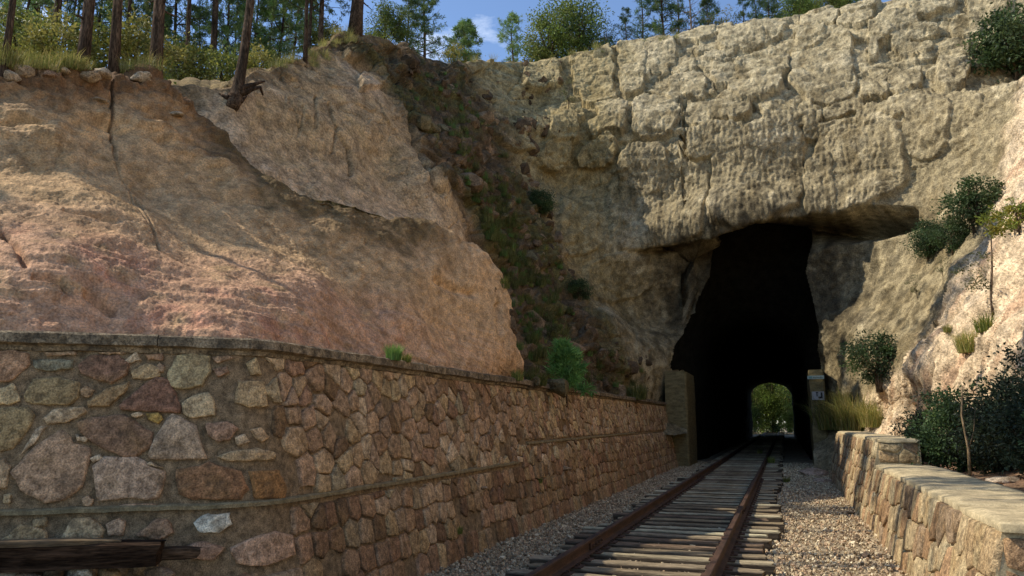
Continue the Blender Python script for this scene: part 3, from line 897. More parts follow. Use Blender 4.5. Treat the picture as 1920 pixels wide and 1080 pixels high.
# coping: cast lengths of projecting course, chipped and slightly out of line
prof = [(-0.40, TOP - 0.02), (-0.38, TOP + 0.10), (-0.10, TOP + 0.118), (0.055, TOP + 0.112), (0.088, TOP + 0.095), (0.095, TOP + 0.02), (0.040, TOP + 0.004), (0.028, TOP - 0.035)]
rc = random.Random(31)
a = S_BEG
while a < S_END:
    ln = rc.uniform(1.1, 1.9)
    b = min(a + ln, S_END + 0.05)
    npt = max(8, int((b - a) / (0.045 if b < 6 else 0.12)))
    dz, do = rc.uniform(-.008, .008), rc.uniform(-.008, .008)
    path = [plan(a + 0.003 + (b - a - 0.006) * k / (npt - 1)) for k in range(npt)]
    mb = MB(); jitter_strip(mb, path, [(o + do, h + dz) for o, h in prof], a * 0.0 + 4, 0.013)
    link('coping', mb.mesh('coping', False), M['coping'], wall)
    a = b
def ledge(s0, s1, h0, h1, n, wdt, outp):
    mb = MB(); v = []
    for k in range(n):
        t = k / (n - 1)
        s, h = s0 + (s1 - s0) * t, h0 + (h1 - h0) * t
        w = 0.016 * perlin(np.array([[s * 4, h, 7.7]]))[0] + 0.008 * perlin(np.array([[s * 17, h, 3.7]]))[0]
        for o, dh in ((-0.02, -wdt), (outp + w, -wdt + 0.006), (outp + 0.004 + w, wdt * 0.4), (outp - 0.014 + w, wdt * 0.9), (-0.02, wdt)):
            v.append(frameW(s, h + dh + 0.6 * w, o))
    f = [(k * 5 + j, (k + 1) * 5 + j, (k + 1) * 5 + (j + 1) % 5, k * 5 + (j + 1) % 5) for k in range(n - 1) for j in range(5)]
    f += [(4, 3, 2, 1, 0), tuple((n - 1) * 5 + j for j in range(5))]
    mb.add(v, f)
    link('cement_ledge', mb.mesh('cement_ledge', False), M['pointing'], wall)
ledge(-6.0, s_of_y(11.3), 0.985, 1.03, 260, 0.024, 0.034)
ledge(s_of_y(11.9), s_of_y(21.5), 1.30, 1.34, 90, 0.024, 0.030)

# surveyed stones of the short section (outline in an enlarged detail of the photograph, turned into wall coordinates)
SH = [[(0, 95), (60, 88), (125, 100), (132, 150), (90, 190), (40, 220), (-60, 222), (-70, 110)], [(152, 130), (200, 125), (318, 130), (315, 165), (230, 180), (155, 165)],
      [(352, 150), (400, 108), (520, 110), (572, 140), (560, 190), (490, 232), (420, 215), (360, 185)], [(540, 135), (600, 92), (622, 130), (580, 142)],
      [(580, 180), (640, 140), (700, 165), (705, 200), (640, 215), (590, 210)], [(735, 190), (780, 110), (850, 100), (920, 110), (925, 180), (890, 240), (800, 255), (745, 240)],
      [(932, 120), (1000, 105), (1040, 118), (960, 145)], [(935, 170), (1000, 155), (1010, 185), (960, 205)], [(-40, 270), (60, 235), (90, 310), (40, 325), (-40, 325)],
      [(110, 290), (150, 215), (260, 205), (345, 230), (350, 290), (300, 328), (180, 325), (115, 310)], [(355, 260), (380, 240), (418, 265), (390, 292), (358, 285)],
      [(385, 310), (470, 255), (562, 228), (555, 265), (480, 330), (390, 335)], [(528, 330), (620, 250), (690, 205), (740, 220), (795, 335), (790, 362), (690, 355), (535, 350)],
      [(800, 320), (850, 285), (915, 272), (945, 310), (945, 370), (840, 385), (805, 360)], [(1030, 315), (1050, 225), (1165, 222), (1168, 330), (1090, 335)],
      [(-60, 345), (120, 335), (155, 375), (130, 430), (60, 520), (-60, 540)], [(195, 385), (240, 345), (370, 335), (380, 360), (300, 400), (210, 412)], [(575, 370), (610, 355), (630, 370), (600, 385)],
      [(645, 365), (700, 360), (722, 390), (700, 410), (650, 395)], [(345, 400), (400, 385), (540, 372), (600, 410), (670, 450), (660, 510), (600, 552), (540, 552), (440, 510), (360, 450)],
      [(655, 540), (700, 440), (760, 365), (860, 420), (885, 500), (905, 560), (780, 570), (660, 560)], [(905, 410), (1000, 400), (1035, 430), (1000, 480), (960, 490), (915, 455)],
      [(1020, 470), (1060, 455), (1075, 490), (1030, 512)], [(55, 620), (150, 520), (270, 435), (315, 470), (320, 500), (390, 520), (395, 560), (360, 680), (280, 745), (200, 750), (100, 700)],
      [(410, 600), (460, 558), (600, 558), (660, 600), (725, 620), (725, 660), (690, 740), (560, 735), (430, 745), (420, 680)], [(775, 610), (880, 600), (920, 580), (1030, 620), (1050, 700), (1020, 745), (850, 740), (790, 720)],
      [(1065, 625), (1180, 620), (1205, 700), (1190, 750), (1075, 745)], [(957, 555), (1010, 530), (1100, 520), (1180, 540), (1170, 570), (1000, 575)], [(330, 460), (390, 470), (380, 490), (340, 485)],
      [(400, 560), (440, 545), (455, 560), (410, 580)], [(360, 740), (390, 728), (412, 745), (405, 770), (365, 772)], [(15, 720), (50, 715), (45, 760), (20, 755)], [(1005, 762), (1065, 755), (1070, 772), (1030, 776)],
      [(855, 845), (900, 809), (985, 806), (990, 850), (950, 890), (880, 888)], [(985, 960), (1050, 920), (1130, 905), (1200, 930), (1195, 1020), (1080, 1050), (1000, 1030)],
      [(10, 920), (90, 850), (200, 880), (205, 925)], [(265, 920), (320, 830), (400, 820), (460, 880), (450, 915)], [(145, 835), (205, 822), (205, 860), (150, 865)], [(600, 900), (680, 832), (740, 832), (765, 890), (700, 920)],
      [(470, 850), (520, 825), (555, 840), (540, 900), (480, 900)], [(1080, 440), (1130, 425), (1160, 470), (1120, 490)], [(680, 180), (700, 140), (725, 150), (720, 185)], [(640, 590), (655, 575), (690, 590), (720, 605)],
      [(-60, 600), (20, 560), (45, 600), (30, 690), (-60, 700)], [(820, 950), (900, 925), (960, 960), (930, 1010), (840, 1000)], [(1090, 140), (1140, 115), (1160, 190), (1110, 195)], [(560, 95), (500, 92), (430, 96), (440, 104), (540, 105)],
      [(200, 95), (330, 92), (335, 108), (210, 112)], [(640, 105), (720, 100), (715, 130), (650, 128)], [(520, 770), (640, 760), (700, 768), (620, 778)], [(160, 430), (210, 420), (150, 500), (90, 545)]]
SHC = {0: (0.36, 0.22, 0.14), 1: (0.20, 0.19, 0.14), 2: (0.22, 0.13, 0.09), 5: (0.37, 0.30, 0.18), 9: (0.27, 0.20, 0.11), 11: (0.33, 0.23, 0.13), 12: (0.20, 0.11, 0.075), 13: (0.42, 0.32, 0.20), 19: (0.21, 0.13, 0.085),
       20: (0.38, 0.28, 0.20), 23: (0.35, 0.23, 0.15), 24: (0.40, 0.28, 0.20), 25: (0.24, 0.13, 0.07), 26: (0.26, 0.14, 0.06), 33: (0.52, 0.50, 0.44), 34: (0.40, 0.26, 0.18), 18: (0.36, 0.24, 0.08), 15: (0.27, 0.20, 0.11)}
stonesL = []
for i, pl in enumerate(SH):
    pts = [hitL(x * 480 / 1127, 620 + y * 460 / 1080) for x, y in pl]
    pts = [(s_of_L(s), h) for s, h in pts]
    a = np.array(pts)
    a = a.mean(0) + (a - a.mean(0)) * 1.07
    area = abs(np.sum(a[:, 0] * np.roll(a[:, 1], -1) - a[:, 1] * np.roll(a[:, 0], -1))) / 2
    stonesL.append(([tuple(q) for q in a], 0.015 if area > 0.02 else 0.010, tuple(np.array(SHC.get(i, random.choice(STONE_COLS))) * 1.22), 0.001, 22 if area > .02 else 12))

# rubble over the rest: bigger and looser near the corner, squarer courses under the ledge
pts = []
h = 0.02
rr_ = random.Random(5)
while h < TOP - 0.03:
    lower = h < 0.93
    dh = rr_.uniform(0.20, 0.26) if lower else rr_.uniform(0.16, 0.22)
    y = -5.0 + rr_.uniform(0, .2)
    while y < S_END:
        wd = rr_.uniform(0.15, 0.32) if lower else rr_.choice((0.11, 0.16, 0.22, 0.30, 0.38))
        if y < 1.5: wd *= 1.1
        j = 0.22 if lower else 0.75
        pts.append((y + wd / 2, h + dh / 2 + rr_.uniform(-j, j) * dh * 0.8))
        y += wd
    h += dh
pa = np.array(pts)
bins = {}
for i, p in enumerate(pa): bins.setdefault(int(p[0] // 0.7), []).append(i)
hand = [np.array(q[0]) for q in stonesL]
stonesR = []
s_led = s_of_y(11.5)
for i, p in enumerate(pa):
    idx = [j for b in range(int(p[0] // 0.7) - 1, int(p[0] // 0.7) + 2) for j in bins.get(b, []) if j != i]
    led = 0.99 if p[0] < s_led else 1.32
    lo, hi = (led + 0.03, TOP - 0.03) if p[1] > led else (-0.1, led - 0.03)
    poly = [(S_BEG, lo), (S_END, lo), (S_END, hi), (S_BEG, hi)]
    for j in sorted(idx, key=lambda q: (pa[q][0] - p[0]) ** 2 + (pa[q][1] - p[1]) ** 2)[:18]:
        n = pa[j] - p
        poly = clip_poly(poly, n[0], n[1], n @ (p + pa[j]) / 2)
        if len(poly) < 3: break
    if len(poly) < 3: continue
    gap = rr_.uniform(0.007, 0.014) if p[1] < 0.95 else rr_.uniform(0.003, 0.018)
    if -2.0 < p[0] < 0.25:                    # surveyed stretch: only fill the gaps between the surveyed stones
        c = np.array(poly).mean(0)
        bad = False
        for hp in hand:
            m = hp.mean(0)
            if abs(m[0] - c[0]) > 0.7: continue
            if in_poly(c[None], m + (hp - m) * 1.18)[0] or in_poly(hp, np.array(poly)).any() or in_poly(np.array(poly), hp).sum() > 1: bad = True; break
        if bad: continue
        gap = 0.016
    if rr_.random() < 0.05: continue
    k = rr_.random()
    colr = np.array(rr_.choice(STONE_COLS)) * rr_.uniform(0.85, 1.35)
    if p[1] < 0.95: colr = colr * np.array((0.84, 0.78, 0.74))
    if k < 0.05: colr = np.array((0.19, 0.12, 0.07))
    stonesR.append((poly, rr_.uniform(0.006, 0.026), tuple(colr), gap, 12 if p[0] < 11 else 8))
allst = stonesL + stonesR
lay_stones(allst, frameW, wall, lambda p: np.linalg.norm(np.array(frameW(*np.mean(p, 0))) - np.array((0, 0, CAMZ))) + (50 if np.mean([q[0] for q in p]) < -2.0 else 0), 296)

# rubble mound, timbers and stones at the foot of the short section
def rock_mesh(name, size, seed, colr, n=2, angular=0.25, cuts=9, lims=(0.62, 0.92)):
    import bmesh
    bm = bmesh.new()
    bmesh.ops.create_icosphere(bm, subdivisions=n, radius=1.0)
    v = np.array([q.co[:] for q in bm.verts])
    f = [[q.index for q in fc.verts] for fc in bm.faces]
    bm.free()
    rs = np.random.default_rng(seed)
    d = np.ones(len(v))
    for _ in range(cuts):                      # flat broken faces
        nn = rs.normal(size=3); nn /= np.linalg.norm(nn)
        lim = rs.uniform(*lims)
        dot = v @ nn
        v = v - nn[None] * np.clip(dot - lim, 0, None)[:, None]
    v = v * (1 + angular * fbm(v * 1.7 + seed, 3)[:, None] * 0.5) * np.array(size)
    return np_mesh(name, v, f, np.repeat([colr], len(v), 0), smooth=(n > 2))

def timber(name, length, w, h, seed, colr, taper=0.0, split=0.0):
    """old squared timber along x with ragged ends and a cracked top"""
    rs = np.random.default_rng(seed)
    nx = 26
    prof = [(-.5, -.5), (.5, -.5), (.52, -.1), (.5, .36), (.40, .5), (.12, .47), (-.05, .5), (-.38, .5), (-.5, .40), (-.51, 0)]
    v = []
    for k in range(nx):
        x = (k / (nx - 1) - 0.5) * length
        tw = 1 - taper * max(0, (k / (nx - 1) - 0.75) / 0.25)
        for j, (a, b) in enumerate(prof):
            q = perlin(np.array([[x * 3 + seed, a * 3, b * 3 + j * 2.1]]))[0]
            ex = (rs.uniform(-1, 1) * 0.03 + split * q * 0.3) if k in (0, nx - 1) else 0
            v.append((x + ex, a * w * tw * (1 + 0.10 * q), b * h * tw * (1 + 0.10 * q) - (1 - tw) * h * 0.1))
    n = len(prof)
    f = [(k * n + j, (k + 1) * n + j, (k + 1) * n + (j + 1) % n, k * n + (j + 1) % n) for k in range(nx - 1) for j in range(n)]
    f += [tuple(range(n)), tuple((nx - 1) * n + j for j in range(n - 1, -1, -1))]
    mb = MB(); mb.add(v, [q[::-1] for q in f], colr)
    if name == 'sleeper':                      # bleached tops, creosoted flanks; flank colour darkened to read as shade
        mb.c = [tuple(colr) if 4 <= (i % n) <= 7 else (0.07, 0.055, 0.042) for i in range(len(mb.v))]
    return mb.mesh(name)
ang = math.atan2(WD[1], WD[0]) + math.pi
def on_wall_front(px, py, off):
    """point a given distance in front of the short wall section on the line of sight"""
    d = ray(px, py)
    n = np.array((WN[0], WN[1], BAT)); o = np.array((WT[0], WT[1], TOP - CAMZ)) + np.array((WN[0], WN[1], 0)) * off
    q = d * ((o @ n) / (d @ n)); q[2] += CAMZ
    return q
for nm, pxx, pyy, off, ln, w, h, seed, tp, lab, cc in (('old_timber', 90, 1041, 0.30, 1.45, 0.24, 0.17, 3, 0.12, 'thick blackened rotten timber lying on stones before the wall', (0.035, 0.022, 0.015)),
                                                 ('timber_offcut', 318, 1037, 0.17, 0.42, 0.10, 0.085, 8, 0.25, 'short charred timber offcut poking out behind the blackened timber', (0.06, 0.04, 0.027)),
                                                 ('timber_plank', 70, 1017, 0.36, 1.05, 0.16, 0.035, 5, 0.7, 'split grey plank resting along the top of the blackened timber', (0.15, 0.11, 0.07))):
    o = link(nm, timber(nm, ln, w, h, seed, cc, tp), M['char' if nm != 'timber_plank' else 'wood'], label=lab, cat='timber')
    q = on_wall_front(pxx, pyy, off)
    o.location = q
    o.rotation_euler = (0, 0.01, ang)
for pxx, pyy, off, sz, cc, lab in ((150, 1076, 0.30, (0.10, 0.08, 0.065), (0.50, 0.46, 0.37), 'pale angular stone under the blackened timber'), (205, 1078, 0.27, (0.075, 0.07, 0.07), (0.30, 0.20, 0.10), 'small ochre stone next to the pale stone under the timber'),
                                   (300, 1076, 0.20, (0.12, 0.09, 0.05), (0.24, 0.17, 0.12), 'flat brown stone under the short timber offcut'), (45, 1088, 0.3, (0.13, 0.1, 0.08), (0.12, 0.09, 0.07), 'dark stone propping the left end of the blackened timber')):
    o = link('loose_stone', rock_mesh('loose_stone', sz, int(pxx), cc, 3), M['stone'], label=lab, cat='stone', group='stones under the old timber')
    o.location = on_wall_front(pxx, pyy, off)

# ------------------------------------------------------------------ platform wall on the right
plat = link('stone_platform', None, label='low battered stone platform with worn concrete top right of the track', cat='platform', loc=(0, 0, 0))
PB, PT, PH, BH = 1.18, 1.40, 0.96, 1.375      # foot, top edge, height of the low part, height of the far block
Y0, Y1, Y2 = 6.25, 14.3, 24.6
def frameP(y, h, out=0): return (PB + 0.23 * h - out, y, h)
def frameE0(x, h, out=0): return (x, Y0 + 0.12 * (PH - h) * -1 + 0.0 - out + 0.06 * h, h)
def frameE1(x, h, out=0): return (x, Y1 + 0.10 * (h - PH) - out, h)
mb = MB()
def core(yA, yB, h, xr):
    n = 60
    v = []
    for k in range(n):
        y = yA + (yB - yA) * k / (n - 1)
        for hh in np.linspace(-0.3, h, 8): v.append(frameP(y, hh, -0.01))
        v.append((xr, y, h)); v.append((xr, y, -0.3))
    m = 10
    f = [(k * m + j, k * m + (j + 1) % m, (k + 1) * m + (j + 1) % m, (k + 1) * m + j) for k in range(n - 1) for j in range(m)]
    f += [tuple(range(m))[::-1], tuple((n - 1) * m + j for j in range(m))]
    mb.add(v, f)
core(Y0 + 0.06, Y1, PH - 0.05, 2.28)
core(Y1 + 0.03, Y2, BH - 0.04, 2.12)
link('mortar_core', mb.mesh('mortar_core'), M['slab'], plat)
# concrete top: separate weathered slabs
def slab(yA, yB, h, xl, xr, th, seed):
    nx, ny = 10, max(6, int((yB - yA) / 0.12))
    v = []
    for k in range(ny):
        for j in range(nx):
            x = xl + (xr - xl) * j / (nx - 1); y = yA + (yB - yA) * k / (ny - 1)
            e = 0.016 * perlin(np.array([[x * 4, y * 4, seed * 3.3]]))[0] + 0.010 * perlin(np.array([[x * 1.3, y * 1.3, seed * 1.3]]))[0]
            ex = 0.035 * perlin(np.array([[y * 2.5, seed, j * 1.0]]))[0] + 0.02 * perlin(np.array([[y * 9, seed, j * 1.0]]))[0] if j in (0, nx - 1) else 0
            edge = 0.018 if (j == 0 or j == nx - 1 or k == 0 or k == ny - 1) else 0
            v.append((x + ex, y, h + e - edge))
    f = [(k * nx + j, k * nx + j + 1, (k + 1) * nx + j + 1, (k + 1) * nx + j) for k in range(ny - 1) for j in range(nx - 1)]
    loop = [j for j in range(nx)] + [k * nx + nx - 1 for k in range(1, ny)] + [(ny - 1) * nx + j for j in range(nx - 2, -1, -1)] + [k * nx for k in range(ny - 2, 0, -1)]
    o = len(v)
    v += [(v[i][0], v[i][1], v[i][2] - th) for i in loop]
    for a in range(len(loop)):
        b = (a + 1) % len(loop)
        f.append((loop[b], loop[a], o + a, o + b))
    m = MB(); m.add(v, f)
    link('top_slab', m.mesh('top_slab', True), M['slab'], plat)
yy = [Y0, 7.7, 9.35, 10.6, 12.4, Y1 + 0.01]
for k in range(5): slab(yy[k] + 0.004, yy[k + 1] - 0.004, PH, PT - 0.012, 2.30, 0.05, k + 1)
yy = [Y1 - 0.02, 17.2, 20.8, Y2 + 0.02]
for k in range(3): slab(yy[k] + 0.006, yy[k + 1] - 0.006, BH, PB + 0.23 * BH - 0.015, 2.13, 0.045, k + 11)
rp = random.Random(9)
PCOL = [(0.45, 0.36, 0.23), (0.48, 0.40, 0.27), (0.43, 0.34, 0.22), (0.42, 0.31, 0.19), (0.36, 0.25, 0.16), (0.46, 0.36, 0.22), (0.31, 0.20, 0.12), (0.40, 0.26, 0.16), (0.27, 0.20, 0.14)]
def face_stones(frame, s0, s1, h0, h1, wmin, wmax, nrow, npt=11, distf=None, nobj=300, flip=False):
    pts = []
    for r in range(nrow):
        s = s0 + rp.uniform(0, .1)
        while s < s1:
            w = rp.uniform(wmin, wmax)
            pts.append((s + w / 2, h0 + (h1 - h0) * (r + 0.5 + rp.uniform(-.22, .22)) / nrow))
            s += w
    st = []
    for c_ in cells(pts, (s0, s1, h0, h1)):
        if len(c_) < 3: continue
        st.append((c_, rp.uniform(0.006, 0.03), tuple(np.array(rp.choice(PCOL)) * rp.uniform(.75, 1.15)), rp.uniform(0.004, 0.012), npt))
    lay_stones(st, frame, plat, distf or (lambda p: np.mean([q[0] for q in p])), nobj, flip)
face_stones(frameP, Y0 + 0.05, Y1, -0.06, PH - 0.06, 0.16, 0.46, 3, nobj=150, flip=True)
face_stones(frameP, Y1 + 0.05, Y2, -0.06, BH - 0.05, 0.18, 0.36, 5, nobj=110, npt=9, flip=True)
face_stones(lambda x, h, o=0: (x, Y0 + 0.06 - o, h), PB + 0.20, 2.26, 0.1, PH - 0.09, 0.22, 0.42, 3)
face_stones(lambda x, h, o=0: (x, Y1 + 0.03 - o, h), PT + 0.08, 2.10, PH + 0.01, BH - 0.07, 0.2, 0.4, 2)

# ------------------------------------------------------------------ portal pillars and signs
def pillar(x0, x1, y0, y1, h, lab, seed):
    nz = 24
    v = []
    prof = [(x0, y0), (x1 - 0.06, y0), (x1, y0 + 0.06), (x1, y1), (x0, y1)]
    for k in range(nz):
        z = -0.3 + (h + 0.3) * k / (nz - 1)
        for j, (x, y) in enumerate(prof):
            q = 0.025 * perlin(np.array([[x * 3, z * 2.2, seed + j]]))[0]
            v.append((x + q, y + q - (0.02 if (k % 4 == 0) else 0), z + (0.05 * perlin(np.array([[x * 5, y * 5, seed]]))[0] if k == nz - 1 else 0)))
    f = [(k * 5 + j, k * 5 + (j + 1) % 5, (k + 1) * 5 + (j + 1) % 5, (k + 1) * 5 + j) for k in range(nz - 1) for j in range(5)] + [tuple((nz - 1) * 5 + j for j in range(5))]
    m = MB(); m.add(v, f)
    return link('concrete_pillar', m.mesh('concrete_pillar'), M['pillar'], label=lab, cat='pillar', group='pillars of the tunnel portal')
XL = P(1291, 780, Y=29.0)[0]
XR = P(1522, 780, Y=29.0)[0]
pillar(XL - 0.80, XL, 28.7, 31.5, P(1270, 697, Y=28.7)[2], 'mossy concrete pillar at the left side of the tunnel mouth', 1)
pillar(XR, XR + 0.5, 28.9, 31.5, P(1540, 692, Y=28.9)[2], 'narrow concrete pillar at the right side of the tunnel mouth', 2)
def sign(px0, px1, py0, py1, Y, colr, lab, nm):
    a, b = P(px0, py1, Y=Y), P(px1, py0, Y=Y)
    e = link(nm, None, label=lab, cat='sign', loc=((a[0] + b[0]) / 2, Y, a[2]))
    w, h = (b[0] - a[0]) / 2, b[2] - a[2]
    m = MB(); m.box((-w, 0, 0), (w, 0.03, h), colr)
    link('panel', m.mesh('panel'), M['paint'], e)
    return e, w, h
e, w, h = sign(1514, 1545, 704, 711, 28.8, (0.27, 0.36, 0.36), 'narrow pale teal sign strip fixed across the top of the right pillar', 'sign_strip')
m = MB()
for k in range(9):                            # worn lettering, unreadable in the photograph
    x = -w * 0.30 + k * w * 0.135
    m.box((x, -0.006, h * (0.25 + 0.1 * (k % 2))), (x + w * 0.07, 0.0, h * (0.72 - 0.08 * (k % 3))), (0.10, 0.12, 0.12))
m.box((-w * 0.78, -0.006, h * .2), (-w * 0.46, 0.0, h * .8), (0.12, 0.25, 0.26))
link('lettering', m.mesh('lettering'), M['paint'], e)
e, w, h = sign(1523, 1545, 734, 750, 28.78, (0.30, 0.31, 0.34), 'square white sign with black strokes on the right pillar', 'sign_plate')
m = MB()
for a, b, c_, d_ in ((-.35, .05, .82, .94), (-.26, -.08, .42, .86), (.42, .72, .18, .90), (.05, .45, .18, .40), (-.05, .1, .3, .36)):
    m.box((w * a, -0.006, h * c_), (w * b, 0.0, h * d_), (0.03, 0.03, 0.035))
link('lettering', m.mesh('lettering'), M['paint'], e)

# ------------------------------------------------------------------ track
TC = -1.49
track = link('railway_track', None, label='single railway track of rusty rails on old timber sleepers entering the tunnel', cat='railway track', loc=(TC, 0, 0))
RT = 0.30
rail_prof = [(-.065, 0), (.065, 0), (.065, .011), (.014, .026), (.009, .040), (.009, .100), (.034, .112), (.036, .138), (.028, .148), (-.028, .148), (-.036, .138), (-.034, .112), (-.009, .100), (-.009, .040), (-.014, .026), (-.065, .011)]
n = len(rail_prof)
ysr = np.r_[np.arange(-6, 40, 2.0), np.arange(40, 121, 8.0)]
for s in (-1, 1):
    v = [(s * 0.7535 + x, y, RT - 0.148 + z) for y in ysr for x, z in rail_prof]
    f = [(k * n + j, (k + 1) * n + j, (k + 1) * n + (j + 1) % n, k * n + (j + 1) % n)[::-1] for k in range(len(ysr) - 1) for j in range(n)]
    m = MB(); m.add(v, f)
    rail = link('rail', m.mesh('rail'), M['rust'], track)
    for yj in ((9.2, 20.9) if s < 0 else (13.4, 25.2)):
        m = MB()
        for q in (-1, 1):
            m.box((s * 0.7535 + q * 0.010 - (0.022 if q < 0 else 0), yj - 0.3, RT - 0.118), (s * 0.7535 + q * 0.010 + (0.022 if q > 0 else 0), yj + 0.3, RT - 0.042))
        for t in (-0.22, -0.07, 0.08, 0.23):
            m.tube([(s * 0.7535 - 0.055, yj + t, RT - .08), (s * 0.7535 + 0.055, yj + t, RT - .08)], 0.014, 6)
        link('joint_plate', m.mesh('joint_plate'), M['rust'], rail)
WC = [tuple(1.08 * q for q in c_) for c_ in [(0.30, 0.255, 0.18), (0.22, 0.175, 0.12), (0.36, 0.32, 0.23), (0.17, 0.12, 0.085), (0.26, 0.21, 0.15), (0.42, 0.38, 0.27), (0.20, 0.16, 0.11), (0.28, 0.22, 0.14)]]
variants = [timber('sleeper', 2.44 + 0.06 * (k % 3), 0.20, 0.17, 40 + k, WC[k], 0, 0.1) for k in range(8)]
rs = random.Random(21)
pl = MB()
pl.box((-0.14, -0.09, 0.0), (0.14, 0.09, 0.014), (1, 1, 1))
for a in (-0.085, 0.085):
    for b in (-0.04, 0.04):
        pl.box((a - 0.014, b - 0.014, 0.004), (a + 0.014, b + 0.014, 0.034))
plate_me = pl.mesh('tie_plate')
y = -4.0
while y < 118:
    o = link('sleeper', variants[rs.randrange(8)], M['wood'], track)
    o.location = (rs.uniform(-.05, .05) + (0.10 if rs.random() < .45 else -0.04), y, RT - 0.148 - 0.014 - 0.085 + rs.uniform(-.006, .004))
    o.rotation_euler = (0, rs.uniform(-.006, .006), rs.uniform(-.025, .025) + (math.pi if rs.random() < .5 else 0))
    for q in ((-1, 1) if 3 < y < 22 else ()):
        t = link('tie_plate', plate_me, M['rust'], o)
        t.location = ((-o.location.x if abs(o.rotation_euler.z) < 1 else o.location.x) + q * 0.7535, 0, 0.080)
    y += 0.43 * rs.uniform(.90, 1.10)

# ------------------------------------------------------------------ ballast
def scatter_stones(name, pos, size, cols, seed, lab):
    rs = np.random.default_rng(seed)
    base = np.array([(-1, -1, -1), (1, -1, -1), (1, 1, -1), (-1, 1, -1), (-1, -1, 1), (1, -1, 1), (1, 1, 1), (-1, 1, 1)], float) * 0.62
    fc = np.array([(0, 2, 1), (0, 3, 2), (4, 5, 6), (4, 6, 7), (0, 1, 5), (0, 5, 4), (1, 2, 6), (1, 6, 5), (2, 3, 7), (2, 7, 6), (3, 0, 4), (3, 4, 7)])
    n = len(pos)
    v = base[None] * (1 + rs.uniform(-.42, .42, (n, 8, 3)))
    v = v * (size[:, None] * np.c_[rs.uniform(.7, 1.3, n), rs.uniform(.7, 1.3, n), rs.uniform(.5, .9, n)])[:, None, :]
    # random rotation
    q = rs.normal(size=(n, 4)); q /= np.linalg.norm(q, axis=1)[:, None]
    w, x, y, z = q.T
    Rm = np.stack([np.stack([1 - 2 * (y * y + z * z), 2 * (x * y - z * w), 2 * (x * z + y * w)], 1), np.stack([2 * (x * y + z * w), 1 - 2 * (x * x + z * z), 2 * (y * z - x * w)], 1), np.stack([2 * (x * z - y * w), 2 * (y * z + x * w), 1 - 2 * (x * x + y * y)], 1)], 1)
    v = np.einsum('nij,nkj->nki', Rm, v) + pos[:, None, :]
    f = (fc[None] + (np.arange(n) * 8)[:, None, None]).reshape(-1, 3)
    return link(name, np_mesh(name, v.reshape(-1, 3), f, np.repeat(cols, 8, 0), smooth=False), M['gravel'], label=lab, cat='gravel', kind='stuff')
rs = np.random.default_rng(12)
N = 92000
yy = 3.5 + 29 * rs.random(N) ** 1.7
xx = rs.uniform(-4.05, 1.35, N)
track_z = lambda x: 0.005 + 0.060 * sstep(1.25, 0.3, np.abs(x + 1.49))
keep = ~((np.abs(xx + 0.62) < 0.0))
path = (xx > 0.05)
keep &= ~path | (rs.random(N) < 0.55)
xx, yy = xx[keep], yy[keep]
zz = track_z(xx) + rs.uniform(-0.015, 0.02, len(xx))
size = rs.uniform(0.010, 0.027, len(xx)) * np.where(rs.random(len(xx)) < 0.04, 1.7, 1) * (1 + 0.3 * sstep(12, 30, yy))
pal = np.array([(0.34, 0.27, 0.19), (0.27, 0.21, 0.145), (0.40, 0.33, 0.23), (0.20, 0.155, 0.11), (0.36, 0.26, 0.18), (0.46, 0.40, 0.30)])
scatter_stones('ballast_gravel', np.c_[xx, yy, zz], size, pal[rs.integers(0, 6, len(xx))] * rs.uniform(.9, 1.3, (len(xx), 1)) * np.where(xx > -0.2, 1.2, 1.05)[:, None], 5, 'grey and tan ballast gravel along the track and beside it')  # gravel right of the track lightened in colour to look sunlit
# ------------------------------------------------------------------ vegetation
bpy.context.view_layer.update()
dg = bpy.context.evaluated_depsgraph_get()
def drop(px, py, far=300):
    """where the line of sight of a surveyed pixel meets the built ground"""
    d = Vector(ray(px, py)).normalized()
    hit, loc, nor, _, ob, _ = scene.ray_cast(dg, Vector((0, 0, CAMZ)), d, distance=far)
    return (loc, nor) if hit else (None, None)
def ground_at(x, y, top=60):
    hit, loc, nor, _, ob, _ = scene.ray_cast(dg, Vector((x, y, top)), Vector((0, 0, -1)))
    return loc if hit else Vector((x, y, 0))

def leaf_mesh(name, pos, dirs, length, width, cols, seed, fold=0.25):
    """many small folded leaves: pos (n,3), dirs (n,3) leaf axis"""
    rs = np.random.default_rng(seed)
    n = len(pos)
    d = dirs / (np.linalg.norm(dirs, axis=1)[:, None] + 1e-9)
    a = np.cross(d, rs.normal(size=(n, 3)))
    a /= np.linalg.norm(a, axis=1)[:, None] + 1e-9
    up = np.cross(d, a)
    L = length[:, None]; W = width[:, None]
    v = np.stack([pos, pos + d * L * 0.45 + a * W * 0.5 + up * W * fold, pos + d * L, pos + d * L * 0.45 - a * W * 0.5 + up * W * fold], 1)
    i = (np.arange(n) * 4)[:, None]
    f = np.concatenate([np.c_[i, i + 1, i + 2], np.c_[i, i + 2, i + 3]])
    return np_mesh(name, v.reshape(-1, 3), f, np.repeat(cols, 4, 0), smooth=False)

def palette(cols, n, rs, var=0.25):
    c = np.array(cols)[rs.integers(0, len(cols), n)]
    return c * rs.uniform(1 - var, 1 + var, (n, 1))

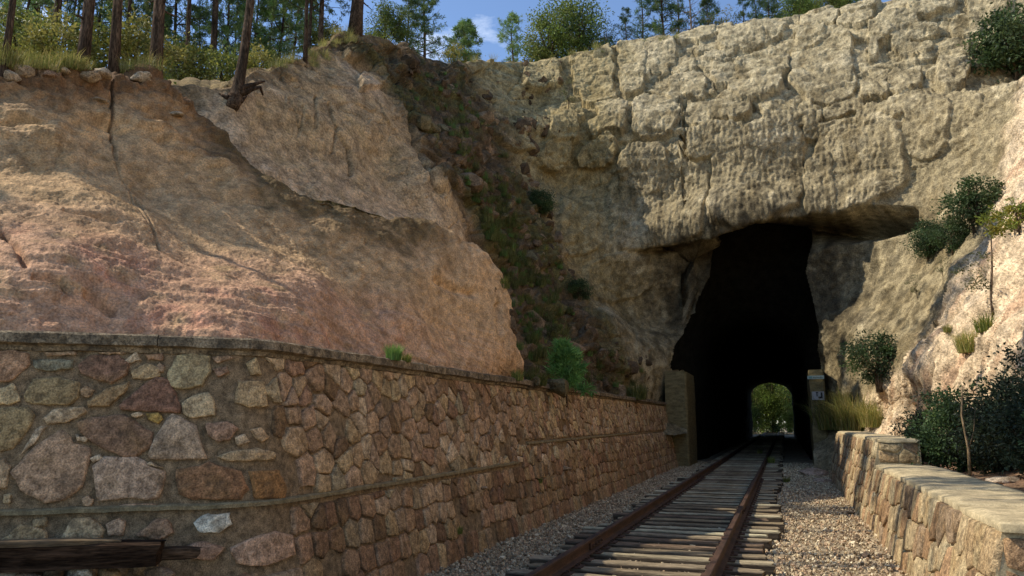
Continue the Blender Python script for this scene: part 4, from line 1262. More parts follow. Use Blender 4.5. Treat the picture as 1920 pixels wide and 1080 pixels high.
def make_pine(seed, H, crown0, r0, nbr, spread, tuft_n, needle, cols, lean=0.0, tufts_per=9, droop=0.1, bare=0.0, barkcol=(0.095, 0.065, 0.048), wob=0.12, flat=0.0):
    """trunk with limbs as one mesh and a crown of needle tufts; returns two meshes"""
    rs = np.random.default_rng(seed)
    mb = MB()
    nz = 14
    tz = np.linspace(0, 1, nz)
    ph = rs.uniform(0, 6, 2)
    path = np.c_[lean * H * tz + wob * np.sin(tz * 5 + ph[0]) * tz * (1 - 0.3 * tz), wob * np.sin(tz * 4 + ph[1]) * tz, tz * H]
    rad = r0 * (1 - 0.86 * tz) + 0.004
    rad[0] *= 1.35; rad[1] *= 1.05
    path[0, 2] = -0.35
    mb.tube(path, list(rad), 9, barkcol)
    tp, td = [], []
    for b in range(int(9 * crown0 / 0.45)):        # dead stubs on the bare stem
        t = rs.uniform(min(0.08, crown0 * 0.5), crown0)
        base = np.array([np.interp(t, tz, path[:, k]) for k in range(3)])
        az = rs.uniform(0, 6.28); ln = rs.uniform(.12, .7) * min(1, H / 8)
        e_ = base + np.array((math.cos(az) * ln, math.sin(az) * ln, rs.uniform(-.15, .2) * ln))
        mb.tube([base, (base + e_) / 2 + rs.normal(size=3) * .03, e_], [np.interp(t, tz, rad) * .22, np.interp(t, tz, rad) * .14, .004], 4, barkcol, cap=False)
    for b in range(nbr):
        t = crown0 + (1 - crown0) * ((b + rs.random() * 0.9) / nbr) ** 0.9
        t = min(t, 0.985)
        base = np.array([np.interp(t, tz, path[:, k]) for k in range(3)])
        az = b * 2.4 + rs.uniform(-.5, .5)
        rel = (t - crown0) / (1 - crown0)
        ln = spread * (1.05 - rel) ** 0.75 * rs.uniform(.55, 1.15) + 0.10 * spread
        if flat: ln = spread * (0.35 + 0.65 * math.sin(math.pi * min(1, rel * 0.9 + 0.12))) * rs.uniform(.6, 1.1)
        el = rs.uniform(-.1, .35) + 0.55 * rel - droop
        dv = np.array((math.cos(az) * math.cos(el), math.sin(az) * math.cos(el), math.sin(el)))
        pts = [base]
        ns = 5
        cur = dv.copy()
        for k in range(ns):
            cur = cur + rs.normal(size=3) * 0.16 + np.array((0, 0, 0.05))
            cur /= np.linalg.norm(cur)
            pts.append(pts[-1] + cur * ln / ns)
        br = np.interp(t, tz, rad) * 0.42
        mb.tube(pts, list(np.linspace(max(br, .008), 0.004, ns + 1)), 5, barkcol, cap=False)
        if rs.random() < bare: continue
        for k in range(tufts_per):
            u = 1 - 0.62 * rs.random() ** 1.6
            i = min(int(u * ns), ns - 1)
            q = pts[i] + (pts[i + 1] - pts[i]) * (u * ns - i) if u < 1 else pts[-1]
            side = rs.normal(size=3) * np.array((1, 1, 0.6)) * ln * 0.16
            tp.append(np.array(q) + side); td.append(cur * 0.6 + side * 1.2 + np.array((0, 0, .35)))
    tp.append(path[-1]); td.append(np.array((0, 0, 1.0)))
    tp = np.array(tp); td = np.array(td)
    m = len(tp)
    pos = np.repeat(tp, tuft_n, 0)
    dirs = np.repeat(td / (np.linalg.norm(td, axis=1)[:, None] + 1e-6), tuft_n, 0) * 0.55 + rs.normal(size=(m * tuft_n, 3)) * 0.62
    pos = pos + rs.normal(size=pos.shape) * needle * 0.22
    cc = np.repeat(palette(cols, m, rs, .2), tuft_n, 0) * rs.uniform(.8, 1.2, (m * tuft_n, 1))
    crown = leaf_mesh('crown', pos, dirs, needle * rs.uniform(.6, 1.2, len(pos)), needle * 0.16 * rs.uniform(.7, 1.3, len(pos)), cc, seed)
    return mb.mesh('trunk', True), crown

def make_broad(seed, H, spread, r0, nclump, leaves, leaf, cols, crown0=0.2, barkcol=(0.12, 0.09, 0.065), egg=1.0, stems=1, sparse=0.0):
    rs = np.random.default_rng(seed)
    mb = MB()
    cl = []
    for k in range(nclump):
        while True:
            q = rs.uniform(-1, 1, 3)
            if np.linalg.norm(q) < 1 and np.linalg.norm(q) > 0.25 * rs.random(): break
        zz = crown0 + (1 - crown0) * (0.5 + 0.5 * q[2])
        w = (1 - abs(2 * (zz - crown0) / (1 - crown0) - 0.85) ** 2 * 0.55) * egg
        cl.append((q[0] * spread * w, q[1] * spread * w, zz * H))
    cl = np.array(cl)
    for s in range(stems):
        off = rs.normal(size=2) * 0.06 * spread * (stems > 1)
        top = cl[rs.integers(0, nclump)] * np.array((.3, .3, 0)) + np.array((0, 0, H * 0.85))
        pts = [np.array((off[0], off[1], -0.2)), np.array((off[0] * 1.5, off[1] * 1.5, H * 0.25)), top * np.array((.6, .6, .6)) + np.array((off[0], off[1], 0)), top]
        mb.tube(pts, [r0 * 1.2, r0, r0 * .6, r0 * .15], 7, barkcol)
    for c in cl[rs.permutation(nclump)[:min(nclump, 26)]]:
        z0 = max(H * 0.1, c[2] * rs.uniform(.35, .7))
        a = np.array((0, 0, z0)); mid = (a + c) / 2 + rs.normal(size=3) * 0.05 * spread
        mb.tube([a, mid, c], [r0 * .4, r0 * .25, r0 * .08], 5, barkcol, cap=False)
    # ragged outline: some clumps reach out on twigs, leaf counts differ a lot
    reach = np.where(rs.random(nclump) < 0.28, rs.uniform(1.12, 1.42, nclump), 1.0)
    cl = cl * np.c_[reach, reach, 1 + (reach - 1) * 0.55]
    for c in cl[reach > 1]:
        mb.tube([c * np.array((.45, .45, .6)), c * np.array((.8, .8, .85)), c], [r0 * .22, r0 * .15, r0 * .06], 4, barkcol, cap=False)
    wgt = rs.uniform(.25, 1.6, nclump) * np.where(reach > 1, 0.55, 1)
    own = rs.choice(nclump, leaves, p=wgt / wgt.sum())
    siz = rs.uniform(.7, 1.35, nclump)
    pos = cl[own] + rs.normal(size=(leaves, 3)) * spread * np.array((.17, .17, .12)) * (1 - sparse) * siz[own][:, None]
    pos[:, 2] = np.maximum(pos[:, 2], 0.02)
    out = pos - cl[own]
    dirs = out / (np.linalg.norm(out, axis=1)[:, None] + 1e-6) + rs.normal(size=pos.shape) * 0.7 + np.array((0, 0, -.1))
    cc = palette(cols, nclump, rs, .3)[own] * rs.uniform(.65, 1.4, (len(pos), 1))
    return mb.mesh('trunk', True), leaf_mesh('crown', pos, dirs, leaf * rs.uniform(.6, 1.2, len(pos)), leaf * .55 * rs.uniform(.7, 1.2, len(pos)), cc, seed)

def make_grass(seed, n, h, spread, cols, width=0.012, lean=0.6):
    rs = np.random.default_rng(seed)
    a = rs.uniform(0, 2 * math.pi, n)
    rr = spread * np.sqrt(rs.random(n))
    b = np.c_[np.cos(a) * rr, np.sin(a) * rr, np.full(n, -0.02)]
    th = a + rs.normal(size=n) * 0.8
    out = np.c_[np.cos(th), np.sin(th), np.zeros(n)]
    ll = (h * rs.uniform(.5, 1.15, n))[:, None]
    le = (lean * rs.uniform(.2, 1.1, n))[:, None]
    w = np.c_[-np.sin(th), np.cos(th), np.zeros(n)] * width
    up = np.array((0, 0, 1.0))
    p1 = b + up * ll * 0.5 + out * ll * le * 0.22
    p2 = b + up * ll * (1 - 0.35 * le) + out * ll * le * 0.75
    v = np.stack([b - w * .5, b + w * .5, p1 + w * .4, p1 - w * .4, p2], 1).reshape(-1, 3)
    i = (np.arange(n) * 5)[:, None]
    f = np.concatenate([np.c_[i, i + 1, i + 2], np.c_[i, i + 2, i + 3], np.c_[i + 3, i + 2, i + 4]])
    cc = np.repeat(palette(cols, n, rs, .25), 5, 0)
    return np_mesh('blades', v, f, cc, smooth=False)

def plant(name, trunk, crown, loc, s=1.0, rz=0.0, label=None, cat='tree', group=None, tilt=(0, 0), names=('trunk', 'crown'), mat='needle'):
    e = link(name, None, label=label, cat=cat, group=group)
    e.location = loc
    e.scale = (s, s, s) if not hasattr(s, '__len__') else s
    e.rotation_euler = (tilt[0], tilt[1], rz)
    if trunk: link(names[0], trunk, M['bark'], e)
    if crown: link(names[1], crown, M[mat], e)
    return e

PINE_G = [(0.101, 0.163, 0.046), (0.135, 0.199, 0.058), (0.081, 0.142, 0.039), (0.176, 0.227, 0.065)]
PINE_D = [(0.068, 0.121, 0.046), (0.095, 0.149, 0.058), (0.054, 0.099, 0.039)]
PINE_Y = [(0.176, 0.256, 0.065), (0.135, 0.227, 0.058), (0.216, 0.284, 0.091)]
OAK_Y = [(0.203, 0.241, 0.046), (0.162, 0.213, 0.039), (0.121, 0.170, 0.039), (0.243, 0.256, 0.065)]
OAK_D = [(0.061, 0.099, 0.033), (0.081, 0.128, 0.039), (0.047, 0.078, 0.029)]
DRY = [(0.459, 0.383, 0.117), (0.351, 0.312, 0.091), (0.540, 0.440, 0.169), (0.243, 0.270, 0.078)]
GREEN = [(0.162, 0.284, 0.065), (0.121, 0.227, 0.052), (0.216, 0.312, 0.078)]
MOSS = [(0.135, 0.156, 0.039), (0.189, 0.199, 0.052), (0.095, 0.121, 0.033), (0.243, 0.227, 0.078)]

# --- pines on the edge of the near bank and the wood behind them
tallA = make_pine(1, 11.0, 0.45, 0.13, 34, 1.9, 22, 0.17, PINE_G, tufts_per=16)
tallB = make_pine(2, 11.5, 0.46, 0.11, 30, 1.7, 22, 0.17, PINE_D + PINE_G, tufts_per=16, bare=.1)
tallC = make_pine(3, 10.0, 0.30, 0.09, 40, 1.7, 22, 0.17, PINE_G, tufts_per=15)
midA = make_pine(4, 6.0, 0.12, 0.07, 46, 1.5, 22, 0.16, PINE_G + PINE_Y, tufts_per=14)
midB = make_pine(5, 6.5, 0.10, 0.07, 44, 1.6, 22, 0.16, PINE_D + PINE_G, tufts_per=14)
EDGE = [(153, 142, 26, tallA, 0.03, 'stout pine with flaking lit bark, leftmost of three on the bank edge', 0.0), (212, 152, 22, tallB, -0.02, 'slim pine standing in the middle of three on the bank edge', -0.06), (291, 154, 29, tallA, 0.04, 'dark stout pine, rightmost of three upright pines on the bank edge', 0.03)]
for i, (px, py, w, msh, ln, lab, tl) in enumerate(EDGE):
    q = P(px, py, r=12.0 + 0.15 * i)
    loc = ground_at(q[0], q[1])
    s = (w / F * loc.length) / (2 * 0.13 if msh is tallA else 2 * 0.11) * 0.64
    plant('pine_tree', msh[0], msh[1], loc - Vector((0, 0, 0.05)), (s, s, 1.0), i * 1.9, lab, 'tree', 'pines on the bank edge', (0, tl))
# the leaning pine with bared roots over the cut
loc, nor = drop(446, 168)
mb = MB()
rs_ = np.random.default_rng(8)
L0 = np.array(loc) if loc is not None else P(446, 168, r=14.5)
dist = np.linalg.norm(L0)
k = dist / F
tr_path = [(436, 200), (440, 190), (447, 160), (456, 110), (464, 50), (470, 0)]
tp = [P(x, y, r=math.hypot(L0[0], L0[1]) - (0.35 if j == 0 else 0.2)) - L0 for j, (x, y) in enumerate(tr_path)]
tp += [tp[5] + np.array((0.05 * j, 0.02 * j, 1.7 * j)) for j in (1, 2, 3, 4, 5)]
mb.tube(tp, [k * 10, k * 11, k * 9, k * 7.5, k * 6.8, k * 6.4, k * 6, k * 5, k * 4, k * 3, k], 10, (0.10, 0.07, 0.052))
e4 = link('pine_tree', None, label='leaning pine with bared roots hanging over the eroded edge', cat='tree', group='pines on the bank edge', loc=L0)
link('trunk', mb.mesh('trunk', True), M['bark'], e4)
for j, rt in enumerate(([(440, 178), (434, 196), (438, 206)], [(438, 180), (425, 184), (412, 178), (400, 182)], [(444, 176), (462, 172), (474, 166), (488, 164), (493, 178)], [(440, 180), (430, 190), (418, 188)], [(446, 170), (470, 160), (496, 152)], [(442, 182), (452, 190), (462, 180)])):
    m = MB()
    pts = [P(x, y, r=math.hypot(L0[0], L0[1]) - 0.24 + 0.03 * q + (0.15 if q == len(rt) - 1 else 0)) - L0 for q, (x, y) in enumerate(rt)]
    m.tube(pts, list(np.linspace(k * (10 if j == 0 else 6.5), k * 1.5, len(pts))), 7, (0.075, 0.05, 0.036))
    link('root', m.mesh('root', True), M['bark'], e4)
c4 = link('crown', tallC[1], M['needle'], e4)
c4.location = np.array(tp[-1]) - np.array((0, 0, 10.0)); c4.scale = (1, 1, 1)

# further trunks of the wood: pixel of the foot, trunk width, kind, distance if the foot is hidden
WOOD = [(95, 112, 12, 'tallC', None, 'thin dark pine behind the leftmost bank-edge pine'), (8, 128, 10, 'tallB', None, 'dark thin pine at the far left border'), (60, 104, 7, 'tallC', 26, None), (134, 100, 6, 'tallB', 30, None), (178, 98, 6, 'tallC', 28, None), (237, 102, 9, 'tallB', 24, None),
        (330, 108, 7, 'tallC', 27, None), (355, 112, 9, 'tallB', 22, 'slim straight pine between the stout and the leaning bank-edge pines'), (402, 86, 14, 'tallB', 23, 'crooked dark pine behind the leaning pine'), (30, 110, 6, 'midA', 23, None), (120, 108, 5, 'midB', 26, None), (205, 104, 6, 'midA', 30, None), (270, 104, 6, 'midB', 26, None), (310, 104, 5, 'midA', 31, None),
        (380, 100, 6, 'midB', 30, None), (430, 100, 6, 'midA', 25, None), (475, 92, 6, 'midB', 27, None), (520, 84, 7, 'midA', 26, None), (500, 90, 5, 'tallC', 33, None), (550, 75, 6, 'midB', 30, None), (440, 90, 5, 'tallC', 36, None), (160, 98, 5, 'midB', 36, None), (70, 100, 5, 'midA', 34, None), (345, 100, 5, 'midA', 38, None), (10, 105, 5, 'midB', 32, None), (290, 100, 5, 'tallC', 40, None), (585, 70, 5, 'midA', 32, None)]
LAND = [(0, 'the left border'), (153, 'the leftmost bank-edge pine'), (212, 'the middle bank-edge pine'), (291, 'the rightmost upright bank-edge pine'), (446, 'the leaning pine'), (603, 'the knoll pines')]
def wood_label(px, rr, kd):
    ps = [(x, t) for x, t in LAND]
    lo = max([q for q in ps if q[0] <= px], key=lambda q: q[0])
    return '%s pine %s in the wood, %s %s' % ('tall thin' if kd == 'tallC' else 'tall dark' if kd == 'tallB' else 'bushy light' if kd == 'midA' else 'bushy dark', 'deep' if rr > 29 else 'near', 'close right of' if px - lo[0] < 45 else 'well right of', lo[1])
KIND = {'tallA': tallA, 'tallB': tallB, 'tallC': tallC, 'midA': midA, 'midB': midB}
for i, (px, py, w, kd, rr, lab) in enumerate(WOOD):
    if rr is None:
        loc, nor = drop(px, py)
        if loc is None: loc = Vector(P(px, py, r=20))
    else:
        q = P(px, py, r=rr)
        loc = ground_at(q[0], q[1])
    t_, c_ = KIND[kd]
    base_r = {'tallA': .13, 'tallB': .11, 'tallC': .09, 'midA': .07, 'midB': .07}[kd]
    s = max(0.35, min(1.5, (w / F * math.hypot(loc.x, loc.y)) / (2 * base_r)))
    sz = 1.0 if kd.startswith('tall') else random.Random(i).uniform(.8, 1.15)
    plant('pine_tree', t_, c_, loc - Vector((0, 0, .1)), (s, s, sz), i * 2.3, lab or wood_label(px, rr, kd), 'tree', 'pines of the wood' , (0, 0.05 * math.sin(i * 3)))
# unseen pines of the wood, added beyond the left border to shade the bank
for i, (x, y, kd, lab) in enumerate([(-12.2, 3.6, 'midA', 'first unseen pine added just beyond the left border to shade the bank'), (-13.2, 5.4, 'midB', 'second unseen pine added beyond the left border to shade the bank'), (-11.8, 2.0, 'midB', 'third unseen pine added beyond the left border to shade the bank'), (-14.8, 4.2, 'midA', 'fourth unseen pine added beyond the left border to shade the bank'), (-12.6, 0.4, 'midB', 'fifth unseen pine added beyond the left border to shade the bank'), (-15.0, 6.8, 'midA', 'sixth unseen pine added beyond the left border to shade the bank')]):
    plant('pine_tree', KIND[kd][0], KIND[kd][1], ground_at(x, y) - Vector((0, 0, .1)), (1.0, 1.0, 0.52), i * 1.4, lab, 'tree', 'pines of the wood')
# trees on the knoll
KN = [(572, 114, 8, 'thin bare-stemmed pine rooted low on the knoll slope', 'tallB', 0.6), (580, 66, 8, 'thin pine on the knoll left of the twin stems', 'tallC', .55), (603, 60, 11, 'dark pine on the knoll beside thin stems', 'tallB', .6), (666, 50, 25, 'stout reddish pine trunk on top of the knoll', 'tallA', 1.0)]
for i, (px, py, w, lab, kd, sz) in enumerate(KN):
    loc, nor = drop(px, py)
    if loc is None:
        q = P(px, py, r=21); loc = ground_at(q[0], q[1])
    base_r = {'tallA': .13, 'tallB': .11, 'tallC': .09, 'midA': .07, 'midB': .07}[kd]
    s = (w / F * math.hypot(loc.x, loc.y)) / (2 * base_r)
    plant('pine_tree', KIND[kd][0], KIND[kd][1], loc - Vector((0, 0, .1)), (s, s, sz), i * 1.3, lab, 'tree', 'pines on the knoll', (0, 0.03 * (i % 3 - 1)))

# --- trees along the skyline over the cliff: (px, foot y, top y, distance, kind)
yP = make_pine(11, 3.0, 0.10, 0.06, 40, 0.95, 18, 0.17, PINE_Y + PINE_G, tufts_per=12, flat=1)
yP2 = make_pine(12, 3.2, 0.22, 0.055, 34, 0.80, 16, 0.15, PINE_Y, tufts_per=10, flat=1, bare=.15)
sP = make_pine(13, 5.0, 0.08, 0.08, 52, 1.35, 16, 0.20, PINE_D + PINE_G, tufts_per=10, bare=.12)
sP2 = make_pine(14, 5.0, 0.05, 0.08, 46, 1.5, 12, 0.20, PINE_D, tufts_per=8, bare=.35, barkcol=(0.13, 0.11, 0.10))
dead = make_pine(15, 4.5, 0.05, 0.06, 44, 1.5, 6, 0.14, PINE_D, tufts_per=3, bare=.75, barkcol=(0.20, 0.16, 0.14))
oakA = make_broad(21, 4.2, 1.7, 0.10, 70, 8000, 0.15, OAK_Y, 0.02)
oakB = make_broad(22, 4.4, 1.6, 0.10, 70, 8000, 0.15, OAK_Y[:3] + OAK_D[:1], 0.02)
juni = make_broad(23, 2.2, 0.72, 0.05, 34, 2600, 0.09, OAK_D, 0.22)
autm = make_broad(24, 2.6, 1.4, 0.06, 40, 2800, 0.12, [(0.22, 0.18, 0.03), (0.16, 0.15, 0.03), (0.11, 0.13, 0.03)], 0.05)
SKY = [(762, 90, -40, 27, sP, 'needle', 'dark pine left of the blue gap, beside its taller twin', 0), (796, 98, -55, 28, sP, 'needle', 'taller dark pine at the left border of the blue sky gap', 2), (722, 70, -5, 26, oakB, 'leaf', 'leafy tree right behind the rock knoll', 1), (873, 118, 28, 34, yP, 'needle', 'young light green pine with rounded crown in the sky gap', 0),
       (852, 116, 66, 33, autm, 'leaf', 'low light green bush at the foot of the rounded young pine', 4), (962, 116, 16, 36, yP2, 'needle', 'slender young pine with clear stem alone in the sky gap', 1), (1032, 110, -2, 38, oakA, 'leaf', 'broad yellow-green tree, left of the joined pair', 1), (1085, 105, -22, 39, oakB, 'leaf', 'broad yellow-green tree, right of the joined pair', 3),
       (1136, 96, 30, 37, juni, 'leaf', 'small dark round-headed tree right of the broad pair', 0), (1205, 86, -40, 39, sP2, 'needle', 'open grey-green pine right of the small dark tree', 0), (1246, 82, -60, 39, sP, 'needle', 'dense tall pine behind the middle of the cliff edge', 3), (1176, 92, 10, 38, sP2, 'needle', 'small open pine between the dark tree and the taller pines', 5), (1272, 72, -40, 40, sP2, 'needle', 'open pine just left of the nearly bare tree', 2), (1330, 60, -20, 41, sP, 'needle', 'dense pine right behind the nearly bare tree', 1), (1418, 48, -30, 41, sP2, 'needle', 'open pine left of the dark pine on the cliff edge', 6), (1520, 36, -40, 41, sP, 'needle', 'dark pine rising between the two bushy green trees', 3), (1468, 42, 0, 40, oakA, 'leaf', 'small bushy tree right of the dark pine on the cliff edge', 5), (1590, 20, -40, 39, oakB, 'leaf', 'last bushy tree before the rock leaves the top of the picture', 4), (1297, 62, -60, 38, dead, 'needle', 'nearly bare branching tree over the cliff edge', 1),
       (1358, 56, 6, 39, autm, 'leaf', 'rounded yellowish tree just above the cliff edge', 2), (1394, 48, -10, 39, sP2, 'needle', 'thin grey-green pine right of the yellowish tree', 2), (1442, 42, -40, 39, sP, 'needle', 'dark pine left of the bushy green tree on the cliff edge', 4), (1492, 38, -30, 38.5, oakB, 'leaf', 'bushy green tree, left of two at the upper right edge', 0), (1552, 26, -30, 38, oakA, 'leaf', 'bushy green tree, right of two at the upper right edge', 2)]
for i, (px, y0, y1, rr, msh, mt, lab, rz) in enumerate(SKY):
    q = P(px, y0, r=rr)
    g = ground_at(q[0], q[1])
    topz = P(px, y1, r=rr)[2]
    hm = max(v.co.z for v in msh[1].vertices)
    s = (topz - g.z) / hm
    plant('pine_tree' if mt == 'needle' else 'leafy_tree', msh[0], msh[1], g - Vector((0, 0, .05)), s, rz, lab, 'tree', 'trees along the cliff edge', mat=mt)

# --- wood seen through the tunnel
for i, (x, y, s, msh, mt, lab) in enumerate([(-4.6, 110, 1.9, oakA, 'leaf', 'left of the sunlit trees framed by the far tunnel end'), (-1.4, 113, 2.3, oakB, 'leaf', 'middle of the sunlit trees framed by the far tunnel end'), (1.4, 110, 2.0, oakA, 'leaf', 'right of the sunlit trees framed by the far tunnel end'), (-3.2, 122, 3.4, oakB, 'leaf', 'tall back tree on the left beyond the far tunnel end'), (0.8, 124, 3.6, oakA, 'leaf', 'tall back tree on the right beyond the far tunnel end'), (-4.1, 105, 0.9, oakB, 'leaf', 'low bush left of the track beyond the far tunnel end'), (1.2, 105, 0.9, oakA, 'leaf', 'low bush right of the track beyond the far tunnel end'), (-1.6, 121, 1.4, oakB, 'leaf', 'low bush where the track vanishes beyond the tunnel')]):
    plant('leafy_tree', msh[0], msh[1], (x, y, -0.1), s, i * 1.7, lab, 'tree', 'trees beyond the tunnel', mat=mt)

# --- shrubs on the right: (px, py of the middle of the foot), size, leaf kind
shrub = {'round': make_broad(31, 1.5, 0.78, 0.04, 46, 5200, 0.10, [(0.075, 0.12, 0.04), (0.055, 0.09, 0.03), (0.10, 0.14, 0.05)], 0.0, stems=3), 'dark': make_broad(32, 1.6, 0.85, 0.04, 46, 6500, 0.085, OAK_D, 0.02, stems=4),
         'glossy': make_broad(33, 1.7, 0.85, 0.03, 56, 8000, 0.085, [(0.03, 0.045, 0.022), (0.04, 0.055, 0.026), (0.025, 0.036, 0.02)], 0.0, stems=5), 'yellow': make_broad(34, 1.0, .42, .02, 14, 520, .10, [(0.20, 0.22, 0.03), (0.14, 0.17, 0.03), (0.24, 0.22, 0.04)], 0.15),
         'thin': make_broad(35, 1.6, .45, .016, 16, 420, .07, [(0.08, 0.09, 0.03), (0.11, 0.11, 0.04)], .25)}
SHRUBS = [(1835, 425, 95, 'round', 'round dense green shrub high on the right slope'), (1745, 480, 72, 'dark', 'dark shrub below the round shrub on the right slope'), (1790, 470, 66, 'dark', 'dark shrub tucked under the round shrub'), (1650, 720, 100, 'dark', 'dark shrub low on the rock right of the tunnel'),
          (1905, 150, 130, 'round', 'green shrub at the upper right corner on the cliff'), (1066, 205, 62, 'thin', 'small leafy sapling on the cliff ledge below the skyline'), (1720, 560, 45, 'thin', 'thin scrubby bush in the shaded hollow of the right slope'), (1768, 520, 40, 'thin', 'small scrubby bush right of the shaded hollow'), (1912, 440, 70, 'yellow', 'yellow-green bush at the right border')]
for i, (px, py, hp, kd, lab) in enumerate(SHRUBS):
    loc, nor = drop(px, py)
    if loc is None: continue
    t_, c_ = shrub[kd]
    s = hp / F * (loc - Vector((0, 0, CAMZ))).length / max(v.co.z for v in c_.vertices)
    plant('shrub', t_, c_, loc - Vector((0, 0, .06)), s, i * 1.1, lab, 'shrub', 'shrubs on the rock slopes', names=('stem', 'foliage'), mat='leaf')
# saplings on the pale slope
loc, nor = drop(1862, 590)
if loc is not None:
    k = (loc - Vector((0, 0, CAMZ))).length / F
    r_ = math.hypot(loc.x, loc.y)
    m = MB()
    st = [P(x, y, r=r_) - np.array(loc) for x, y in ((1863, 596), (1858, 560), (1860, 500), (1858, 430))]
    m.tube(st, [k * 2.4, k * 2, k * 1.6, k * .7], 6, (0.16, 0.12, 0.09))
    e = link('sapling', None, label='thin sapling with yellow-green top leaves on the pale right slope', cat='sapling', loc=loc)
    link('stem', m.mesh('stem', True), M['bark'], e)
    c1 = link('foliage', shrub['yellow'][1], M['leaf'], e); c1.location = np.array(st[3]) - np.array((0, 0, k * 26)); s = k * 62 / 1.0; c1.scale = (s, s, s)
    c2 = link('foliage', shrub['thin'][1], M['leaf'], e); c2.location = np.array(st[1]) - np.array((0.1, 0, k * 12)); s = k * 90 / 1.6; c2.scale = (s * 1.3, s, s)
# big glossy bushes behind the platform
BIG = [(2.75, 14.6, 0.86, 'tall glossy dark bush directly behind the platform block'), (3.2, 12.4, 0.82, 'glossy dark bush in the middle of the row behind the platform'), (3.15, 10.8, 0.82, 'wide glossy dark bush at the right end of the row behind the platform'), (3.3, 10.0, 0.80, 'highest glossy dark bush at the right border'), (2.7, 16.6, 0.69, 'low dark bush behind the grass tufts on the block'), (3.05, 13.5, 0.62, 'dark bush at the foot of the pale slope behind the row'), (3.3, 9.2, 0.73, 'dark bush at the right border beside the platform')]
for i, (x, y, s, lab) in enumerate(BIG):
    t_, c_ = shrub['glossy' if i % 3 else 'dark']
    g = ground_at(x, y, 30)
    plant('shrub', t_, c_, g - Vector((0, 0, .04)), s, i * 2.1, lab, 'shrub', 'bushes behind the platform', names=('stem', 'foliage'), mat='leaf')
for i, (px, py, lab) in enumerate([(1818, 892, 'left of two bare thin stems behind the platform'), (1846, 890, 'right of two bare thin stems behind the platform')]):
    loc, nor = drop(px, py)
    if loc is None: continue
    m = MB()
    m.tube([(0, 0, -.05), (0.02, 0, .35), (-.02, 0, .8), (0.03, 0.02, 1.2)], [.022, .018, .014, .006], 6, (0.30, 0.22, 0.14))
    m.tube([(0.02, 0, .35), (0.12, 0.05, .6), (0.16, 0.05, .9)], [.010, .008, .004], 5, (0.30, 0.22, 0.14))
    e = link('bare_stem', m.mesh('bare_stem', True), M['bark'], label=lab, cat='stem', group='bare stems behind the platform', loc=loc)

# --- grass tufts
G = {'golden': make_grass(41, 700, 0.75, 0.32, DRY + OAK_Y[:1], 0.012, 1.0), 'green': make_grass(42, 500, 0.40, 0.16, GREEN, 0.012, .7), 'moss': make_grass(43, 420, 0.5, 0.25, MOSS, 0.016, .9), 'small': make_grass(44, 260, 0.3, 0.12, OAK_Y + DRY[:1], 0.010, .8)}
TUFT = [(1612, 808, 78, 'golden', 'golden green grass tuft spilling over the near end of the block'), (1640, 800, 50, 'golden', 'smaller yellow-green grass tuft on the platform block'), (1562, 804, 70, 'golden', 'dry grass tuft hanging at the right tunnel pillar'), (1822, 660, 45, 'golden', 'grass tuft alone on the pale slope under the sapling'), (1778, 622, 16, 'small', 'tiny green tuft on the pale slope left of the sapling'),
        (738, 674, 34, 'green', 'small bright grass tuft on the wall coping'), (762, 678, 20, 'small', 'smallest grass tuft on the wall coping'), (1010, 722, 30, 'moss', 'dull green tuft left of the bright pine seedling'), (970, 712, 24, 'small', 'low tuft where the near bank meets the wall'), (1195, 748, 34, 'moss', 'dark green tuft behind the wall near the pillar'), (1850, 620, 34, 'small', 'tuft right beside the sapling stem'), (1446, 868, 14, 'small', 'low weed tuft outside the right rail near the tunnel'), (1425, 850, 10, 'small', 'tiny weed tuft between the rails near the tunnel'), (1475, 905, 13, 'small', 'weed tuft at the sleeper ends right of the track'), (860, 1000, 16, 'small', 'small weed at the foot of the retaining wall'), (1012, 905, 12, 'small', 'small weed by the wall foot further along'), (1595, 770, 46, 'golden', 'drooping dry tuft above the platform block')]
for i, (px, py, hp, kd, lab) in enumerate(TUFT):
    loc, nor = drop(px, py)
    if loc is None: continue
    hm = max(v.co.z for v in G[kd].vertices)
    s = hp / F * (loc - Vector((0, 0, CAMZ))).length / hm
    e = link('grass_tuft', None, label=lab, cat='grass tuft', group='grass tufts', loc=loc)
    e.scale = (s, s, s); e.rotation_euler = (0, 0, i * 1.3)
    link('blades', G[kd], M['grass'], e)
# bright pine seedling behind the wall
seed_p = make_pine(51, 1.0, 0.05, 0.015, 26, 0.42, 26, 0.17, [(0.17, 0.34, 0.08), (0.22, 0.38, 0.10), (0.13, 0.28, 0.07)], tufts_per=6)
loc, nor = drop(1062, 735)
if loc is not None:
    s = 84 / F * loc.length
    plant('pine_seedling', seed_p[0], seed_p[1], loc, s, 0, 'bright green pine seedling behind the wall coping', 'seedling', names=('stem', 'needles'))

